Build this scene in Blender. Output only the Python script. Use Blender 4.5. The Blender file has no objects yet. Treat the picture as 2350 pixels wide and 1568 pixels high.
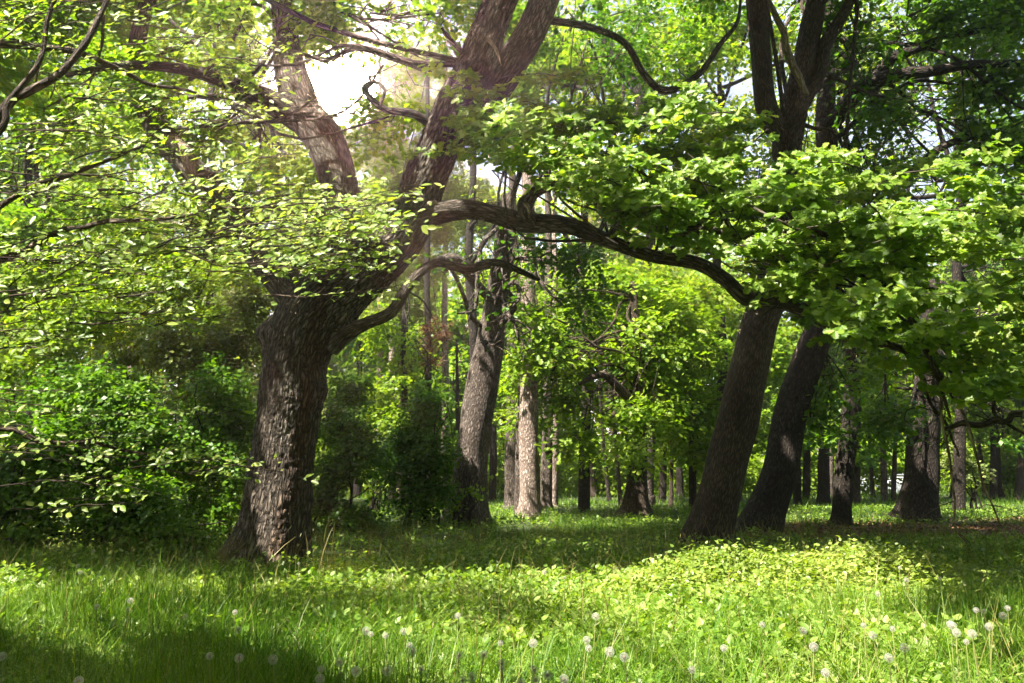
import bpy, math, numpy as np
from mathutils import Vector, noise as mnoise
sc = bpy.context.scene
COL = sc.collection
rng = np.random.default_rng(7)

# ------------------------------------------------------------------ camera maths
F = 1827.0; PITCH = math.radians(9.4); CAMZ = 1.25
CP, SP = math.cos(PITCH), math.sin(PITCH)
def at(px, py, Y):
    a = (px-1175)/F; b = (784-py)/F
    t = Y/(CP-b*SP)
    return np.array([a*t, Y, CAMZ+t*(SP+b*CP)])
def gnd(px, py, z=0.0):
    b = (784-py)/F
    t = (z-CAMZ)/(SP+b*CP)
    return np.array([(px-1175)/F*t, t*(CP-b*SP), z])
def to_px(P):
    x, y, z = P[:, 0], P[:, 1], P[:, 2]-CAMZ
    d = y*CP+z*SP; d = np.where(d < .05, .05, d)
    return 1175+F*x/d, 784-F*(-y*SP+z*CP)/d
SUN = np.array([-0.42, -0.32, 0.85]); SUN /= np.linalg.norm(SUN)

def ground_z(x, y):
    return 0.035*np.sin(x*.9+1)*np.sin(y*.7)+0.03*np.sin(x*.31+y*.43)

# ------------------------------------------------------------------ tagging
def tag(o, label=None, cat=None, group=None, kind=None):
    if label: o['label'] = label
    if cat: o['category'] = cat
    if group: o['group'] = group
    if kind: o['kind'] = kind
    return o
def empty(name, loc, label, cat, group=None):
    o = bpy.data.objects.new(name, None); COL.objects.link(o)
    o.location = [float(v) for v in loc]; o.empty_display_size = .2
    return tag(o, label, cat, group)

# ------------------------------------------------------------------ mesh accumulator
class MB:
    def __init__(s): s.V = []; s.L = []; s.S = []; s.n = 0; s.B = []; s.smooth = True
    def add(s, V, loops, sizes, bark=None):
        s.V.append(V); s.L.append(loops+s.n); s.S.append(sizes); s.n += len(V)
        s.B.append(bark if bark is not None else V)
    def inst(s, T, P, R, sc_):
        """T=(verts(k,3), faces list) instanced at P with matrices R (N,3,3) and scales"""
        tv, tf = T; N = len(P)
        if N == 0: return
        sc_ = np.broadcast_to(np.asarray(sc_, float), (N,)) if np.ndim(sc_) < 2 else sc_
        if np.ndim(sc_) == 1: loc = tv[None]*sc_[:, None, None]
        else: loc = tv[None]*sc_[:, None, :]
        V = np.einsum('nij,nkj->nki', R, loc)+P[:, None, :]
        k = len(tv)
        fl = np.concatenate([np.array(f) for f in tf]); fs = np.array([len(f) for f in tf])
        L = (fl[None]+(np.arange(N)*k)[:, None]).ravel()
        s.add(V.reshape(-1, 3), L, np.tile(fs, N))
    def build(s, name, mat, parent=None, origin=None, smooth=True, bark=False):
        V = np.concatenate(s.V) if s.V else np.zeros((3, 3)); L = np.concatenate(s.L) if s.L else np.array([0, 1, 2]); S = np.concatenate(s.S) if s.S else np.array([3])
        if origin is None: origin = np.array(parent.location) if parent is not None else np.zeros(3)
        V = V-np.asarray(origin)
        me = bpy.data.meshes.new(name)
        me.vertices.add(len(V)); me.vertices.foreach_set('co', V.astype(np.float32).ravel())
        me.loops.add(len(L)); me.loops.foreach_set('vertex_index', L.astype(np.int32))
        me.polygons.add(len(S))
        st = np.concatenate([[0], np.cumsum(S)[:-1]])
        me.polygons.foreach_set('loop_start', st.astype(np.int32))
        me.polygons.foreach_set('loop_total', S.astype(np.int32))
        if bark and s.B:
            at_ = me.attributes.new('bark', 'FLOAT_VECTOR', 'POINT')
            at_.data.foreach_set('vector', np.concatenate(s.B).astype(np.float32).ravel())
        me.update(calc_edges=True)
        me.polygons.foreach_set('use_smooth', np.full(len(S), smooth))
        me.materials.append(mat)
        o = bpy.data.objects.new(name, me); COL.objects.link(o)
        if parent is not None: o.parent = parent
        else: o.location = [float(v) for v in origin]
        return o

# ------------------------------------------------------------------ materials
def newmat(name):
    m = bpy.data.materials.new(name); m.use_nodes = True
    nt = m.node_tree; nt.nodes.clear()
    out = nt.nodes.new('ShaderNodeOutputMaterial')
    return m, nt, out
def nd(nt, t, **kw):
    n = nt.nodes.new(t)
    for k, v in kw.items():
        if k in n.inputs.keys(): n.inputs[k].default_value = v
        else: setattr(n, k, v)
    return n
def ramp(nt, fac, stops):
    r = nt.nodes.new('ShaderNodeValToRGB'); e = r.color_ramp.elements
    while len(e) < len(stops): e.new(.5)
    for i, (p, c) in enumerate(stops): e[i].position = p; e[i].color = (*c, 1)
    nt.links.new(fac, r.inputs[0]); return r.outputs[0]
def leafmat(name, c0, c1, c2, trans=.42, tcol=None, gloss=.2):
    m, nt, out = newmat(name)
    g = nd(nt, 'ShaderNodeNewGeometry')
    tc = nd(nt, 'ShaderNodeTexCoord')
    nz = nd(nt, 'ShaderNodeTexNoise', Scale=.9, Detail=2.0)
    nt.links.new(tc.outputs['Object'], nz.inputs['Vector'])
    mx = nd(nt, 'ShaderNodeMath', operation='MULTIPLY_ADD'); mx.inputs[1].default_value = .65
    nt.links.new(g.outputs['Random Per Island'], mx.inputs[0])
    m2 = nd(nt, 'ShaderNodeMath', operation='MULTIPLY_ADD'); m2.inputs[1].default_value = 1.0; m2.inputs[2].default_value = -.33
    nt.links.new(nz.outputs['Fac'], m2.inputs[0]); nt.links.new(m2.outputs[0], mx.inputs[2])
    col = ramp(nt, mx.outputs[0], [(0, c0), (.45, c1), (.92, c2)])
    p = nd(nt, 'ShaderNodeBsdfPrincipled', Roughness=.42)
    p.inputs['Specular IOR Level'].default_value = gloss
    nt.links.new(col, p.inputs['Base Color'])
    t = nd(nt, 'ShaderNodeBsdfTranslucent')
    hs = nd(nt, 'ShaderNodeMix', data_type='RGBA', blend_type='MULTIPLY'); hs.inputs[0].default_value = 1
    nt.links.new(col, hs.inputs[6]); hs.inputs[7].default_value = (*(tcol or (1.68, 1.8, .32)), 1)
    nt.links.new(hs.outputs[2], t.inputs['Color'])
    mi = nd(nt, 'ShaderNodeMixShader'); mi.inputs[0].default_value = trans
    nt.links.new(p.outputs[0], mi.inputs[1]); nt.links.new(t.outputs[0], mi.inputs[2])
    nt.links.new(mi.outputs[0], out.inputs[0]); return m
def barkmat(name, dark, mid, light, su=16., sv=3.2, bump=.03, moss=None, plates=False, streak=None):
    """bark attribute: (r cos, r sin, length)"""
    m, nt, out = newmat(name)
    a = nd(nt, 'ShaderNodeAttribute', attribute_name='bark')
    mp = nd(nt, 'ShaderNodeMapping'); mp.inputs['Scale'].default_value = (su, su, sv)
    nt.links.new(a.outputs['Vector'], mp.inputs[0])
    nz = nd(nt, 'ShaderNodeTexNoise', Scale=.55, Detail=3.0)
    nt.links.new(mp.outputs[0], nz.inputs['Vector'])
    ad = nd(nt, 'ShaderNodeMix', data_type='VECTOR'); ad.inputs[0].default_value = .42
    nt.links.new(mp.outputs[0], ad.inputs[4]); 
    sc2 = nd(nt, 'ShaderNodeVectorMath', operation='MULTIPLY_ADD'); sc2.inputs[1].default_value = (3, 3, 3)
    nt.links.new(nz.outputs['Color'], sc2.inputs[0]); nt.links.new(mp.outputs[0], sc2.inputs[2])
    nt.links.new(sc2.outputs[0], ad.inputs[5])
    vo = nd(nt, 'ShaderNodeTexVoronoi', feature='DISTANCE_TO_EDGE', Scale=1.0)
    nt.links.new(ad.outputs[1], vo.inputs['Vector'])
    fr = nd(nt, 'ShaderNodeMapRange'); fr.inputs[1].default_value = 0; fr.inputs[2].default_value = .32
    nt.links.new(vo.outputs['Distance'], fr.inputs[0])
    rn = nd(nt, 'ShaderNodeTexNoise', Scale=.75, Detail=3.0, Roughness=.6); nt.links.new(sc2.outputs[0], rn.inputs['Vector'])
    r1 = nd(nt, 'ShaderNodeMath', operation='SUBTRACT'); nt.links.new(rn.outputs['Fac'], r1.inputs[0]); r1.inputs[1].default_value = .5
    r2 = nd(nt, 'ShaderNodeMath', operation='ABSOLUTE'); nt.links.new(r1.outputs[0], r2.inputs[0])
    r3 = nd(nt, 'ShaderNodeMapRange'); r3.inputs[1].default_value = 0; r3.inputs[2].default_value = .05; nt.links.new(r2.outputs[0], r3.inputs[0])
    fm = nd(nt, 'ShaderNodeMath', operation='MULTIPLY'); nt.links.new(fr.outputs[0], fm.inputs[0]); nt.links.new(r3.outputs[0], fm.inputs[1])
    fn = nd(nt, 'ShaderNodeTexNoise', Scale=4.0, Detail=5.0, Roughness=.65)
    nt.links.new(mp.outputs[0], fn.inputs['Vector'])
    mul = nd(nt, 'ShaderNodeMath', operation='MULTIPLY_ADD'); mul.inputs[1].default_value = .5; mul.inputs[2].default_value = -.22
    nt.links.new(fn.outputs['Fac'], mul.inputs[0])
    h = nd(nt, 'ShaderNodeMath', operation='ADD'); nt.links.new(fm.outputs[0], h.inputs[0]); nt.links.new(mul.outputs[0], h.inputs[1])
    big = nd(nt, 'ShaderNodeTexNoise', Scale=2.2, Detail=2.0)
    nt.links.new(a.outputs['Vector'], big.inputs['Vector'])
    col = ramp(nt, h.outputs[0], [(.02, dark), (.45, mid), (1., light)])
    bm = nd(nt, 'ShaderNodeMix', data_type='RGBA', blend_type='MULTIPLY'); bm.inputs[0].default_value = .8
    bc = ramp(nt, big.outputs['Fac'], [(.3, (.62, .55, .5)), (.7, (1.15, 1.15, 1.15))])
    nt.links.new(col, bm.inputs[6]); nt.links.new(bc, bm.inputs[7]); last = bm.outputs[2]
    if streak or moss:
        tc = nd(nt, 'ShaderNodeTexCoord'); sx = nd(nt, 'ShaderNodeSeparateXYZ'); nt.links.new(tc.outputs['Object'], sx.inputs[0])
        wz = nd(nt, 'ShaderNodeTexNoise', Scale=1.7, Detail=4.0); nt.links.new(tc.outputs['Object'], wz.inputs['Vector'])
    if streak:   # damp red-brown run of bark down the right flank
        e = nd(nt, 'ShaderNodeMath', operation='MULTIPLY_ADD'); e.inputs[1].default_value = -.12; nt.links.new(sx.outputs[2], e.inputs[0]); nt.links.new(sx.outputs[0], e.inputs[2])
        e2 = nd(nt, 'ShaderNodeMath', operation='MULTIPLY_ADD'); e2.inputs[1].default_value = .22; nt.links.new(wz.outputs['Fac'], e2.inputs[0]); nt.links.new(e.outputs[0], e2.inputs[2])
        d = nd(nt, 'ShaderNodeMath', operation='SUBTRACT'); nt.links.new(e2.outputs[0], d.inputs[0]); d.inputs[1].default_value = streak
        ab = nd(nt, 'ShaderNodeMath', operation='ABSOLUTE'); nt.links.new(d.outputs[0], ab.inputs[0])
        mr = nd(nt, 'ShaderNodeMapRange'); mr.inputs[1].default_value = .05; mr.inputs[2].default_value = .13; mr.inputs[3].default_value = .85; mr.inputs[4].default_value = 0
        nt.links.new(ab.outputs[0], mr.inputs[0])
        s = nd(nt, 'ShaderNodeMix', data_type='RGBA', blend_type='MULTIPLY'); nt.links.new(mr.outputs[0], s.inputs[0]); nt.links.new(last, s.inputs[6]); s.inputs[7].default_value = (.8, .6, .48, 1); last = s.outputs[2]
    if moss:
        mr = nd(nt, 'ShaderNodeMapRange'); mr.inputs[1].default_value = moss; mr.inputs[2].default_value = 0.0
        e = nd(nt, 'ShaderNodeMath', operation='MULTIPLY_ADD'); e.inputs[1].default_value = 1.6; nt.links.new(wz.outputs['Fac'], e.inputs[0])
        e3 = nd(nt, 'ShaderNodeMath', operation='MULTIPLY_ADD'); e3.inputs[1].default_value = 1.1; nt.links.new(sx.outputs[0], e3.inputs[0]); nt.links.new(sx.outputs[2], e3.inputs[2]); nt.links.new(e3.outputs[0], e.inputs[2])
        nt.links.new(e.outputs[0], mr.inputs[0])
        s = nd(nt, 'ShaderNodeMix', data_type='RGBA'); nt.links.new(mr.outputs[0], s.inputs[0]); nt.links.new(last, s.inputs[6]); s.inputs[7].default_value = (.15, .115, .02, 1); last = s.outputs[2]
    p = nd(nt, 'ShaderNodeBsdfPrincipled', Roughness=.85); p.inputs['Specular IOR Level'].default_value = .25
    nt.links.new(last, p.inputs['Base Color'])
    b = nd(nt, 'ShaderNodeBump', Strength=1.0, Distance=bump); nt.links.new(h.outputs[0], b.inputs['Height']); nt.links.new(b.outputs[0], p.inputs['Normal'])
    nt.links.new(p.outputs[0], out.inputs[0]); return m
def simplemat(name, col, rough=.8, noise=None, scale=5., trans=0):
    m, nt, out = newmat(name)
    p = nd(nt, 'ShaderNodeBsdfPrincipled', Roughness=rough)
    if noise:
        tc = nd(nt, 'ShaderNodeTexCoord'); nz = nd(nt, 'ShaderNodeTexNoise', Scale=scale, Detail=6.0, Roughness=.7); nt.links.new(tc.outputs['Object'], nz.inputs['Vector'])
        c = ramp(nt, nz.outputs['Fac'], [(.3, col), (.7, noise)]); nt.links.new(c, p.inputs['Base Color'])
    else: p.inputs['Base Color'].default_value = (*col, 1)
    last = p.outputs[0]
    if trans:
        t = nd(nt, 'ShaderNodeBsdfTranslucent'); t.inputs[0].default_value = (*col, 1); mi = nd(nt, 'ShaderNodeMixShader'); mi.inputs[0].default_value = trans
        nt.links.new(last, mi.inputs[1]); nt.links.new(t.outputs[0], mi.inputs[2]); last = mi.outputs[0]
    nt.links.new(last, out.inputs[0]); return m

M = {}
M['oak_leaf'] = leafmat('oak_leaf', (.05, .105, .008), (.10, .18, .014), (.17, .24, .025), trans=.52)
M['oak_leaf_near'] = leafmat('oak_leaf_near', (.06, .13, .012), (.14, .228, .024), (.25, .31, .05), trans=.5, gloss=.4)
M['plum_leaf'] = leafmat('plum_leaf', (.065, .13, .014), (.145, .22, .028), (.255, .295, .06), trans=.5, gloss=.4)
M['deep_leaf'] = leafmat('deep_leaf', (.024, .07, .006), (.05, .12, .01), (.095, .175, .014), trans=.42)
M['maple_leaf'] = leafmat('maple_leaf', (.06, .13, .009), (.13, .21, .017), (.22, .28, .03), trans=.45)
M['far_leaf'] = leafmat('far_leaf', (.065, .125, .01), (.13, .20, .016), (.22, .27, .03), trans=.48)
M['shrub_leaf'] = leafmat('shrub_leaf', (.03, .085, .007), (.07, .15, .011), (.13, .215, .018), trans=.42)
M['olive_leaf'] = leafmat('olive_leaf', (.05, .08, .012), (.09, .115, .022), (.15, .15, .035), trans=.36)
M['needle'] = leafmat('needle', (.08, .12, .03), (.15, .19, .055), (.25, .26, .10), trans=.3)
M['rust_needle'] = leafmat('rust_needle', (.06, .035, .015), (.10, .05, .022), (.16, .08, .04), trans=.2, tcol=(1.2, 1, .7))
M['grass'] = leafmat('grass', (.02, .075, .004), (.075, .155, .011), (.20, .26, .05), trans=.4, tcol=(1.45, 1.65, .35))
M['weed'] = leafmat('weed', (.055, .125, .012), (.15, .235, .035), (.29, .34, .10), trans=.4, tcol=(1.5, 1.65, .4), gloss=.3)
M['ivy'] = leafmat('ivy', (.075, .135, .016), (.165, .23, .035), (.28, .32, .075), trans=.38, gloss=.4)
M['straw'] = leafmat('straw', (.10, .11, .025), (.18, .17, .05), (.3, .26, .1), trans=.3, tcol=(1.1, 1, .6))
M['oak_bark'] = barkmat('oak_bark', (.026, .02, .015), (.125, .10, .08), (.23, .195, .165), su=21, sv=4.2, bump=.05, moss=1.0, streak=.42)
M['oak_bark_plain'] = barkmat('oak_bark_plain', (.026, .02, .015), (.10, .08, .063), (.18, .15, .125), su=24, sv=4, bump=.025)
M['dark_bark'] = barkmat('dark_bark', (.012, .009, .007), (.038, .028, .021), (.075, .058, .045), su=24, sv=6, bump=.03)
M['ash_bark'] = barkmat('ash_bark', (.026, .018, .012), (.085, .06, .043), (.14, .105, .08), su=34, sv=6, bump=.022)
M['pine_bark'] = barkmat('pine_bark', (.12, .085, .07), (.30, .235, .20), (.48, .40, .36), su=20, sv=5.5, bump=.02)
M['pale_bark'] = barkmat('pale_bark', (.035, .026, .021), (.12, .095, .08), (.20, .165, .145), su=24, sv=6, bump=.02)
M['dead_wood'] = barkmat('dead_wood', (.10, .075, .05), (.27, .21, .15), (.45, .37, .28), su=30, sv=4, bump=.008)
M['fluff'] = simplemat('fluff', (.58, .56, .53), .9, trans=.5)
M['seed_core'] = simplemat('seed_core', (.24, .19, .11), .9)
M['stem_green'] = simplemat('stem_green', (.25, .27, .09), .6, trans=.2)
M['umbel'] = simplemat('umbel', (.6, .62, .5), .8, trans=.3)
M['soil'] = simplemat('soil', (.02, .028, .008), .95, (.045, .06, .015), 1.5)
M['litter'] = simplemat('litter', (.045, .022, .012), .95, (.13, .065, .03), 9.)
M['white_wall'] = simplemat('white_wall', (.62, .62, .66), .7, (.7, .7, .73), 3.)
M['roof_grey'] = simplemat('roof_grey', (.3, .32, .36), .6)
M['glass_dark'] = simplemat('glass_dark', (.03, .04, .05), .15)
M['blue_paint'] = simplemat('blue_paint', (.05, .22, .6), .3)

# ------------------------------------------------------------------ leaf templates (length 1 along +y, normal +z)
def half_pair(outline):
    """outline: right side points base->tip as (x, y); returns two folded half ngons"""
    r = [(0, 0)]+outline+[(0, 1)]
    V = [(0, 0, 0)]+[(x, y, .10*x*2) for x, y in outline]+[(0, 1, -.05)]
    nR = len(outline)
    V += [(-x, y, .10*x*2) for x, y in outline]
    V = np.array(V, float)
    fR = [0]+list(range(1, nR+1))+[nR+1]
    fL = [0, nR+1]+[nR+2+i for i in range(nR-1, -1, -1)]
    return V, [fR, fL]
T_OAK = half_pair([(.07, .10), (.19, .20), (.12, .30), (.30, .42), (.19, .53), (.36, .68), (.21, .76), (.22, .92)])
T_OAK2 = half_pair([(.22, .22), (.13, .34), (.36, .52), (.2, .64), (.3, .85)])
T_ELL = half_pair([(.16, .2), (.24, .45), (.17, .75)])
T_DANDY = half_pair([(.04, .1), (.12, .22), (.06, .3), (.16, .42), (.08, .5), (.19, .62), (.11, .7), (.17, .85)])
T_OVATE = half_pair([(.26, .12), (.36, .34), (.22, .68)])
T_DIA = (np.array([(0, 0, 0), (.3, .45, .05), (0, 1, -.04), (-.3, .45, .05)]), [[0, 1, 2, 3]])
T_DIAW = (np.array([(0, 0, 0), (.42, .42, .07), (.0, 1, -.05), (-.42, .42, .07)]), [[0, 1, 2, 3]])
T_MAPLE = (np.array([(0, 0, 0), (.4, .05, .03), (.26, .35, 0), (.52, .62, .05), (.2, .66, 0), (0, 1, -.05), (-.2, .66, 0), (-.52, .62, .05), (-.26, .35, 0), (-.4, .05, .03)]), [[0, 1, 2, 3, 4, 5], [0, 5, 6, 7, 8, 9]])
def needle_T(n=9):
    V = []; Fc = []
    r = np.random.default_rng(3)
    for i in range(n):
        d = r.normal(size=3); d[1] = abs(d[1])+.4; d /= np.linalg.norm(d)
        s = np.cross(d, r.normal(size=3)); s /= np.linalg.norm(s)
        V += [s*.05, -s*.05, d]; Fc.append([3*i, 3*i+1, 3*i+2])
    return np.array(V), Fc
T_NEEDLE = needle_T(12)

def nrm(v): return v/np.maximum(np.linalg.norm(v, axis=-1, keepdims=True), 1e-9)
def frames(N, D):
    """rotation matrices with z=normal, y=dir"""
    z = nrm(N); y = D-(D*z).sum(-1, keepdims=True)*z; y = nrm(y); x = np.cross(y, z)
    return np.stack([x, y, z], -1)

# ------------------------------------------------------------------ where the sun comes through the canopy
LIT_POLYS = [
 [(-900, 1322), (0, 1325), (300, 1335), (560, 1322), (700, 1302), (1100, 1286), (1500, 1288), (1650, 1292), (2000, 1300), (2080, 1345), (2180, 1400), (2260, 1455), (2700, 1540), (2700, 2600), (1500, 2600), (1250, 1580), (900, 1530), (640, 1490), (500, 1450), (400, 1435), (0, 1415), (-900, 1420)],
 [(1110, 1166), (1540, 1166), (1500, 1196), (1110, 1192)],
 [(1150, 1222), (1270, 1222), (1270, 1238), (1150, 1238)],
 [(1740, 1162), (2080, 1162), (2080, 1180), (1740, 1180)],
 [(2150, 1135), (2500, 1135), (2500, 1185), (2150, 1172)],
 [(1120, 1120), (1560, 1120), (1560, 1150), (1120, 1150)],
]
def inpoly(x, y, poly):
    c = np.zeros(len(x), bool); n = len(poly)
    for i in range(n):
        x1, y1 = poly[i]; x2, y2 = poly[(i+1) % n]
        if y1 == y2: continue
        m = ((y1 > y) != (y2 > y)) & (x < (x2-x1)*(y-y1)/(y2-y1)+x1)
        c ^= m
    return c
TARGETS = []   # (point, radius)
def target(px, py, Y, r): TARGETS.append((at(px, py, Y), r))
# lower bole and some patches of the big oak
target(650, 1165, 10.6, .46); target(640, 1100, 10.6, .22); target(690, 1230, 10.6, .2); target(690, 930, 10.6, .14); target(900, 520, 10.6, .3); target(1040, 478, 10.4, .25)
target(650, 170, 11.8, .5); target(700, 300, 11.8, .35)
for q in [(500, 70, 11.6, .8), (330, 180, 12, .8), (650, 40, 10.8, .6), (850, 50, 10.6, .7), (960, 120, 10.6, .5), (1010, 50, 10, .4), (120, 60, 12, .7), (520, 290, 12.4, .6), (880, 160, 10.2, .35), (920, 260, 11, .4)]: target(*q)
target(655, 1040, 10.6, .42); target(650, 1260, 10.6, .34); target(660, 900, 10.6, .14); target(960, 450, 10.5, .25)
# bush tops on the left
for p in [(180, 900), (300, 900), (420, 960)]: target(p[0], p[1], 12.5, .9)
target(560, 900, 12.5, .4); target(150, 640, 18, 1.6); target(350, 620, 18, 1.5); target(60, 150, 23, 2); target(250, 250, 23, 2); target(450, 120, 25, 2); target(560, 60, 25, 2); target(620, 420, 25, 2); target(150, 450, 23, 2)
# nearer sprays on the left
for p in [(120, 380), (330, 420), (500, 500), (640, 500), (800, 500), (250, 300), (100, 180), (200, 680), (60, 640), (380, 640), (820, 590)]: target(p[0], p[1], 5.6, .5)
# the bright oak bough on the right
for p in [(1250, 350), (1380, 400), (1500, 400), (1640, 430), (1780, 520), (1500, 500), (1640, 330), (1900, 600), (2050, 520), (2100, 640), (2200, 700), (2330, 640), (1600, 560), (2250, 800), (2000, 480), (2330, 800)]: target(p[0], p[1], 8.4, .62)
# maple group in the middle, pines
for p in [(1200, 850), (1300, 800), (1400, 740), (1500, 720), (1250, 950), (1380, 960), (1480, 880), (1330, 1040), (1450, 1050), (1550, 760)]: target(p[0], p[1], 23.5, 1.4)
for y in (920, 1000, 1080, 1150): target(1203, y, 23.6, .28)
target(1270, 1080, 29, .4); target(1170, 1040, 29, .35); target(1440, 1110, 23.6, .5)
target(1100, 920, 19.4, .3); target(1075, 1030, 19.4, .25)
target(1710, 980, 13.4, .14); target(1615, 1120, 13.4, .2); target(1765, 780, 13.4, .14); target(1800, 1000, 16.3, .22); target(2110, 1020, 21.2, .35)
for p in [(1150, 100), (1350, 150), (1500, 60), (1550, 250), (1350, 280), (1600, 130)]: target(p[0], p[1], 26.5, 2.4)
for p in [(950, 300), (900, 420), (960, 180), (880, 250)]: target(p[0], p[1], 39, 2.2)
for p, r_ in [((-1.5, 17, 11.6), 1.0), ((.8, 18, 11.8), 1.0), ((3, 19, 12), 1.0), ((5.6, 14.6, 10.6), .9), ((8, 14.5, 10.8), .9), ((3.2, 16, 11), .8), ((-6, 13, 9.6), .8), ((-9, 12.5, 8.6), .9)]: TARGETS.append((np.array(p), r_))
def carve(P, exempt=False, ground=True):
    """mask of leaves to keep"""
    keep = np.ones(len(P), bool)
    if exempt == 'half':
        G = P-SUN*((P[:, 2]-.3)/SUN[2])[:, None]; gx, gy = to_px(G)
        return ~(inpoly(gx, gy, LIT_POLYS[0]) & (rng.random(len(P)) < .78))
    if exempt: return keep
    if ground:
        t = (P[:, 2]-.3)/SUN[2]
        G = P-SUN*t[:, None]
        gx, gy = to_px(G); vis = (G[:, 1] > 2.0)
        wob = 14*np.sin(P[:, 0]*5.1)+12*np.sin(P[:, 1]*6.3+P[:, 0]*3)
        lit = np.zeros(len(P), bool)
        for poly in LIT_POLYS: lit |= inpoly(gx+wob*1.5, gy+wob*.25, poly)
        gX, gY = G[:, 0], G[:, 1]
        fl = np.sin(gX*3.1+1.9*np.sin(gY*1.3))*np.sin(gY*2.3+1.7*np.sin(gX*1.1+2))+.45*np.sin(gX*6.7+gY*2.9)*np.sin(gY*5.3-gX*2.1)
        edge = inpoly(gx+60*np.sin(gX*2.7+gY), gy+16*np.sin(gX*3.9+1)+10*np.sin(gX*8.3), LIT_POLYS[0])
        lit |= (fl > np.where(gY < 7.5, .62, .98)) & vis
        lit = np.where(gY < 7.8, edge | (fl > .42), lit)
        lit &= vis & (P[:, 2] > 2.2)
        keep &= ~(lit & (rng.random(len(P)) < .975))
    for c, r in TARGETS:
        d = P-c; t = d@SUN
        q = (d*d).sum(1)-t*t
        w = r*(1+.18*np.sin(P[:, 0]*6+P[:, 2]*5))
        keep &= ~((t > r*1.25) & (q < w*w))
    return keep

# ------------------------------------------------------------------ foliage generators
CM = 1.9
def hn(P, f, s=0):
    x, y, z = (P*f).T
    return (np.sin(x*1.3+s+1.7*np.sin(y*.9+s))+np.sin(y*1.7+2.1*s+1.3*np.sin(z*1.1))+np.sin(z*2.1+s*.7+1.5*np.sin(x*.8)))/3
def crown(mb, blobs, T, leaf, spr_r=.42, per=26, cover=2.6, shell=.55, flat=.75, seed=0, exempt=False, gate=-.35, droop=.25, ground=True, lw=1.0, ret=None):
    """blobs: (center(3), radii(3)). sprays of leaves through the shell of each blob"""
    r = np.random.default_rng(seed+11)
    for c, rad in blobs:
        c = np.asarray(c, float); rad = np.asarray(rad, float)
        area = math.pi*rad[0]*rad[2]
        n_leaf = CM*cover*area/(leaf*leaf*.42)
        ns = int(max(3, n_leaf/per))
        d = nrm(r.normal(size=(ns*2, 3)))
        k = r.random(ns*2)**shell
        lump = 1+.28*hn(d, 2.6, seed+c[0])
        S = c+d*rad*(k*lump)[:, None]
        g = hn(S, 1.6/max(.8, rad.max()*.35), seed)
        S = S[g > gate][:ns]; 
        if not len(S): continue
        out = nrm((S-c)/rad)
        S = S[S[:, 2] > .15]; out = nrm((S-c)/rad)
        N0 = nrm(np.array([0, 0, flat])+out*.45+r.normal(size=S.shape)*.28)
        m = len(S)
        ang = r.random((m, per))*2*math.pi; rr = np.sqrt(r.random((m, per)))*spr_r
        A = nrm(np.cross(N0, np.array([.3, .8, .1])+0*N0)); B = np.cross(N0, A)
        dv = A[:, None]*np.cos(ang)[..., None]+B[:, None]*np.sin(ang)[..., None]
        P = S[:, None]+dv*rr[..., None]+N0[:, None]*(r.normal(size=(m, per))*spr_r*.22)[..., None]
        P[..., 2] -= droop*rr*rr/spr_r
        Nn = nrm(N0[:, None]+SUN*.35+r.normal(size=P.shape)*.5)
        D = dv+out[:, None]*.5+r.normal(size=P.shape)*.55; D[..., 2] -= .3
        P = P.reshape(-1, 3); Nn = Nn.reshape(-1, 3); D = D.reshape(-1, 3)
        kp = carve(P, exempt, ground) & (P[:, 2] > .05)
        P, Nn, D = P[kp], Nn[kp], D[kp]
        sz = leaf*(.65+.7*r.random(len(P)))
        mb.inst(T, P, frames(Nn, D), np.stack([sz*lw, sz, sz], 1))
        if ret is not None: ret.append((c, S[::max(1, len(S)//40)]))

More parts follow.
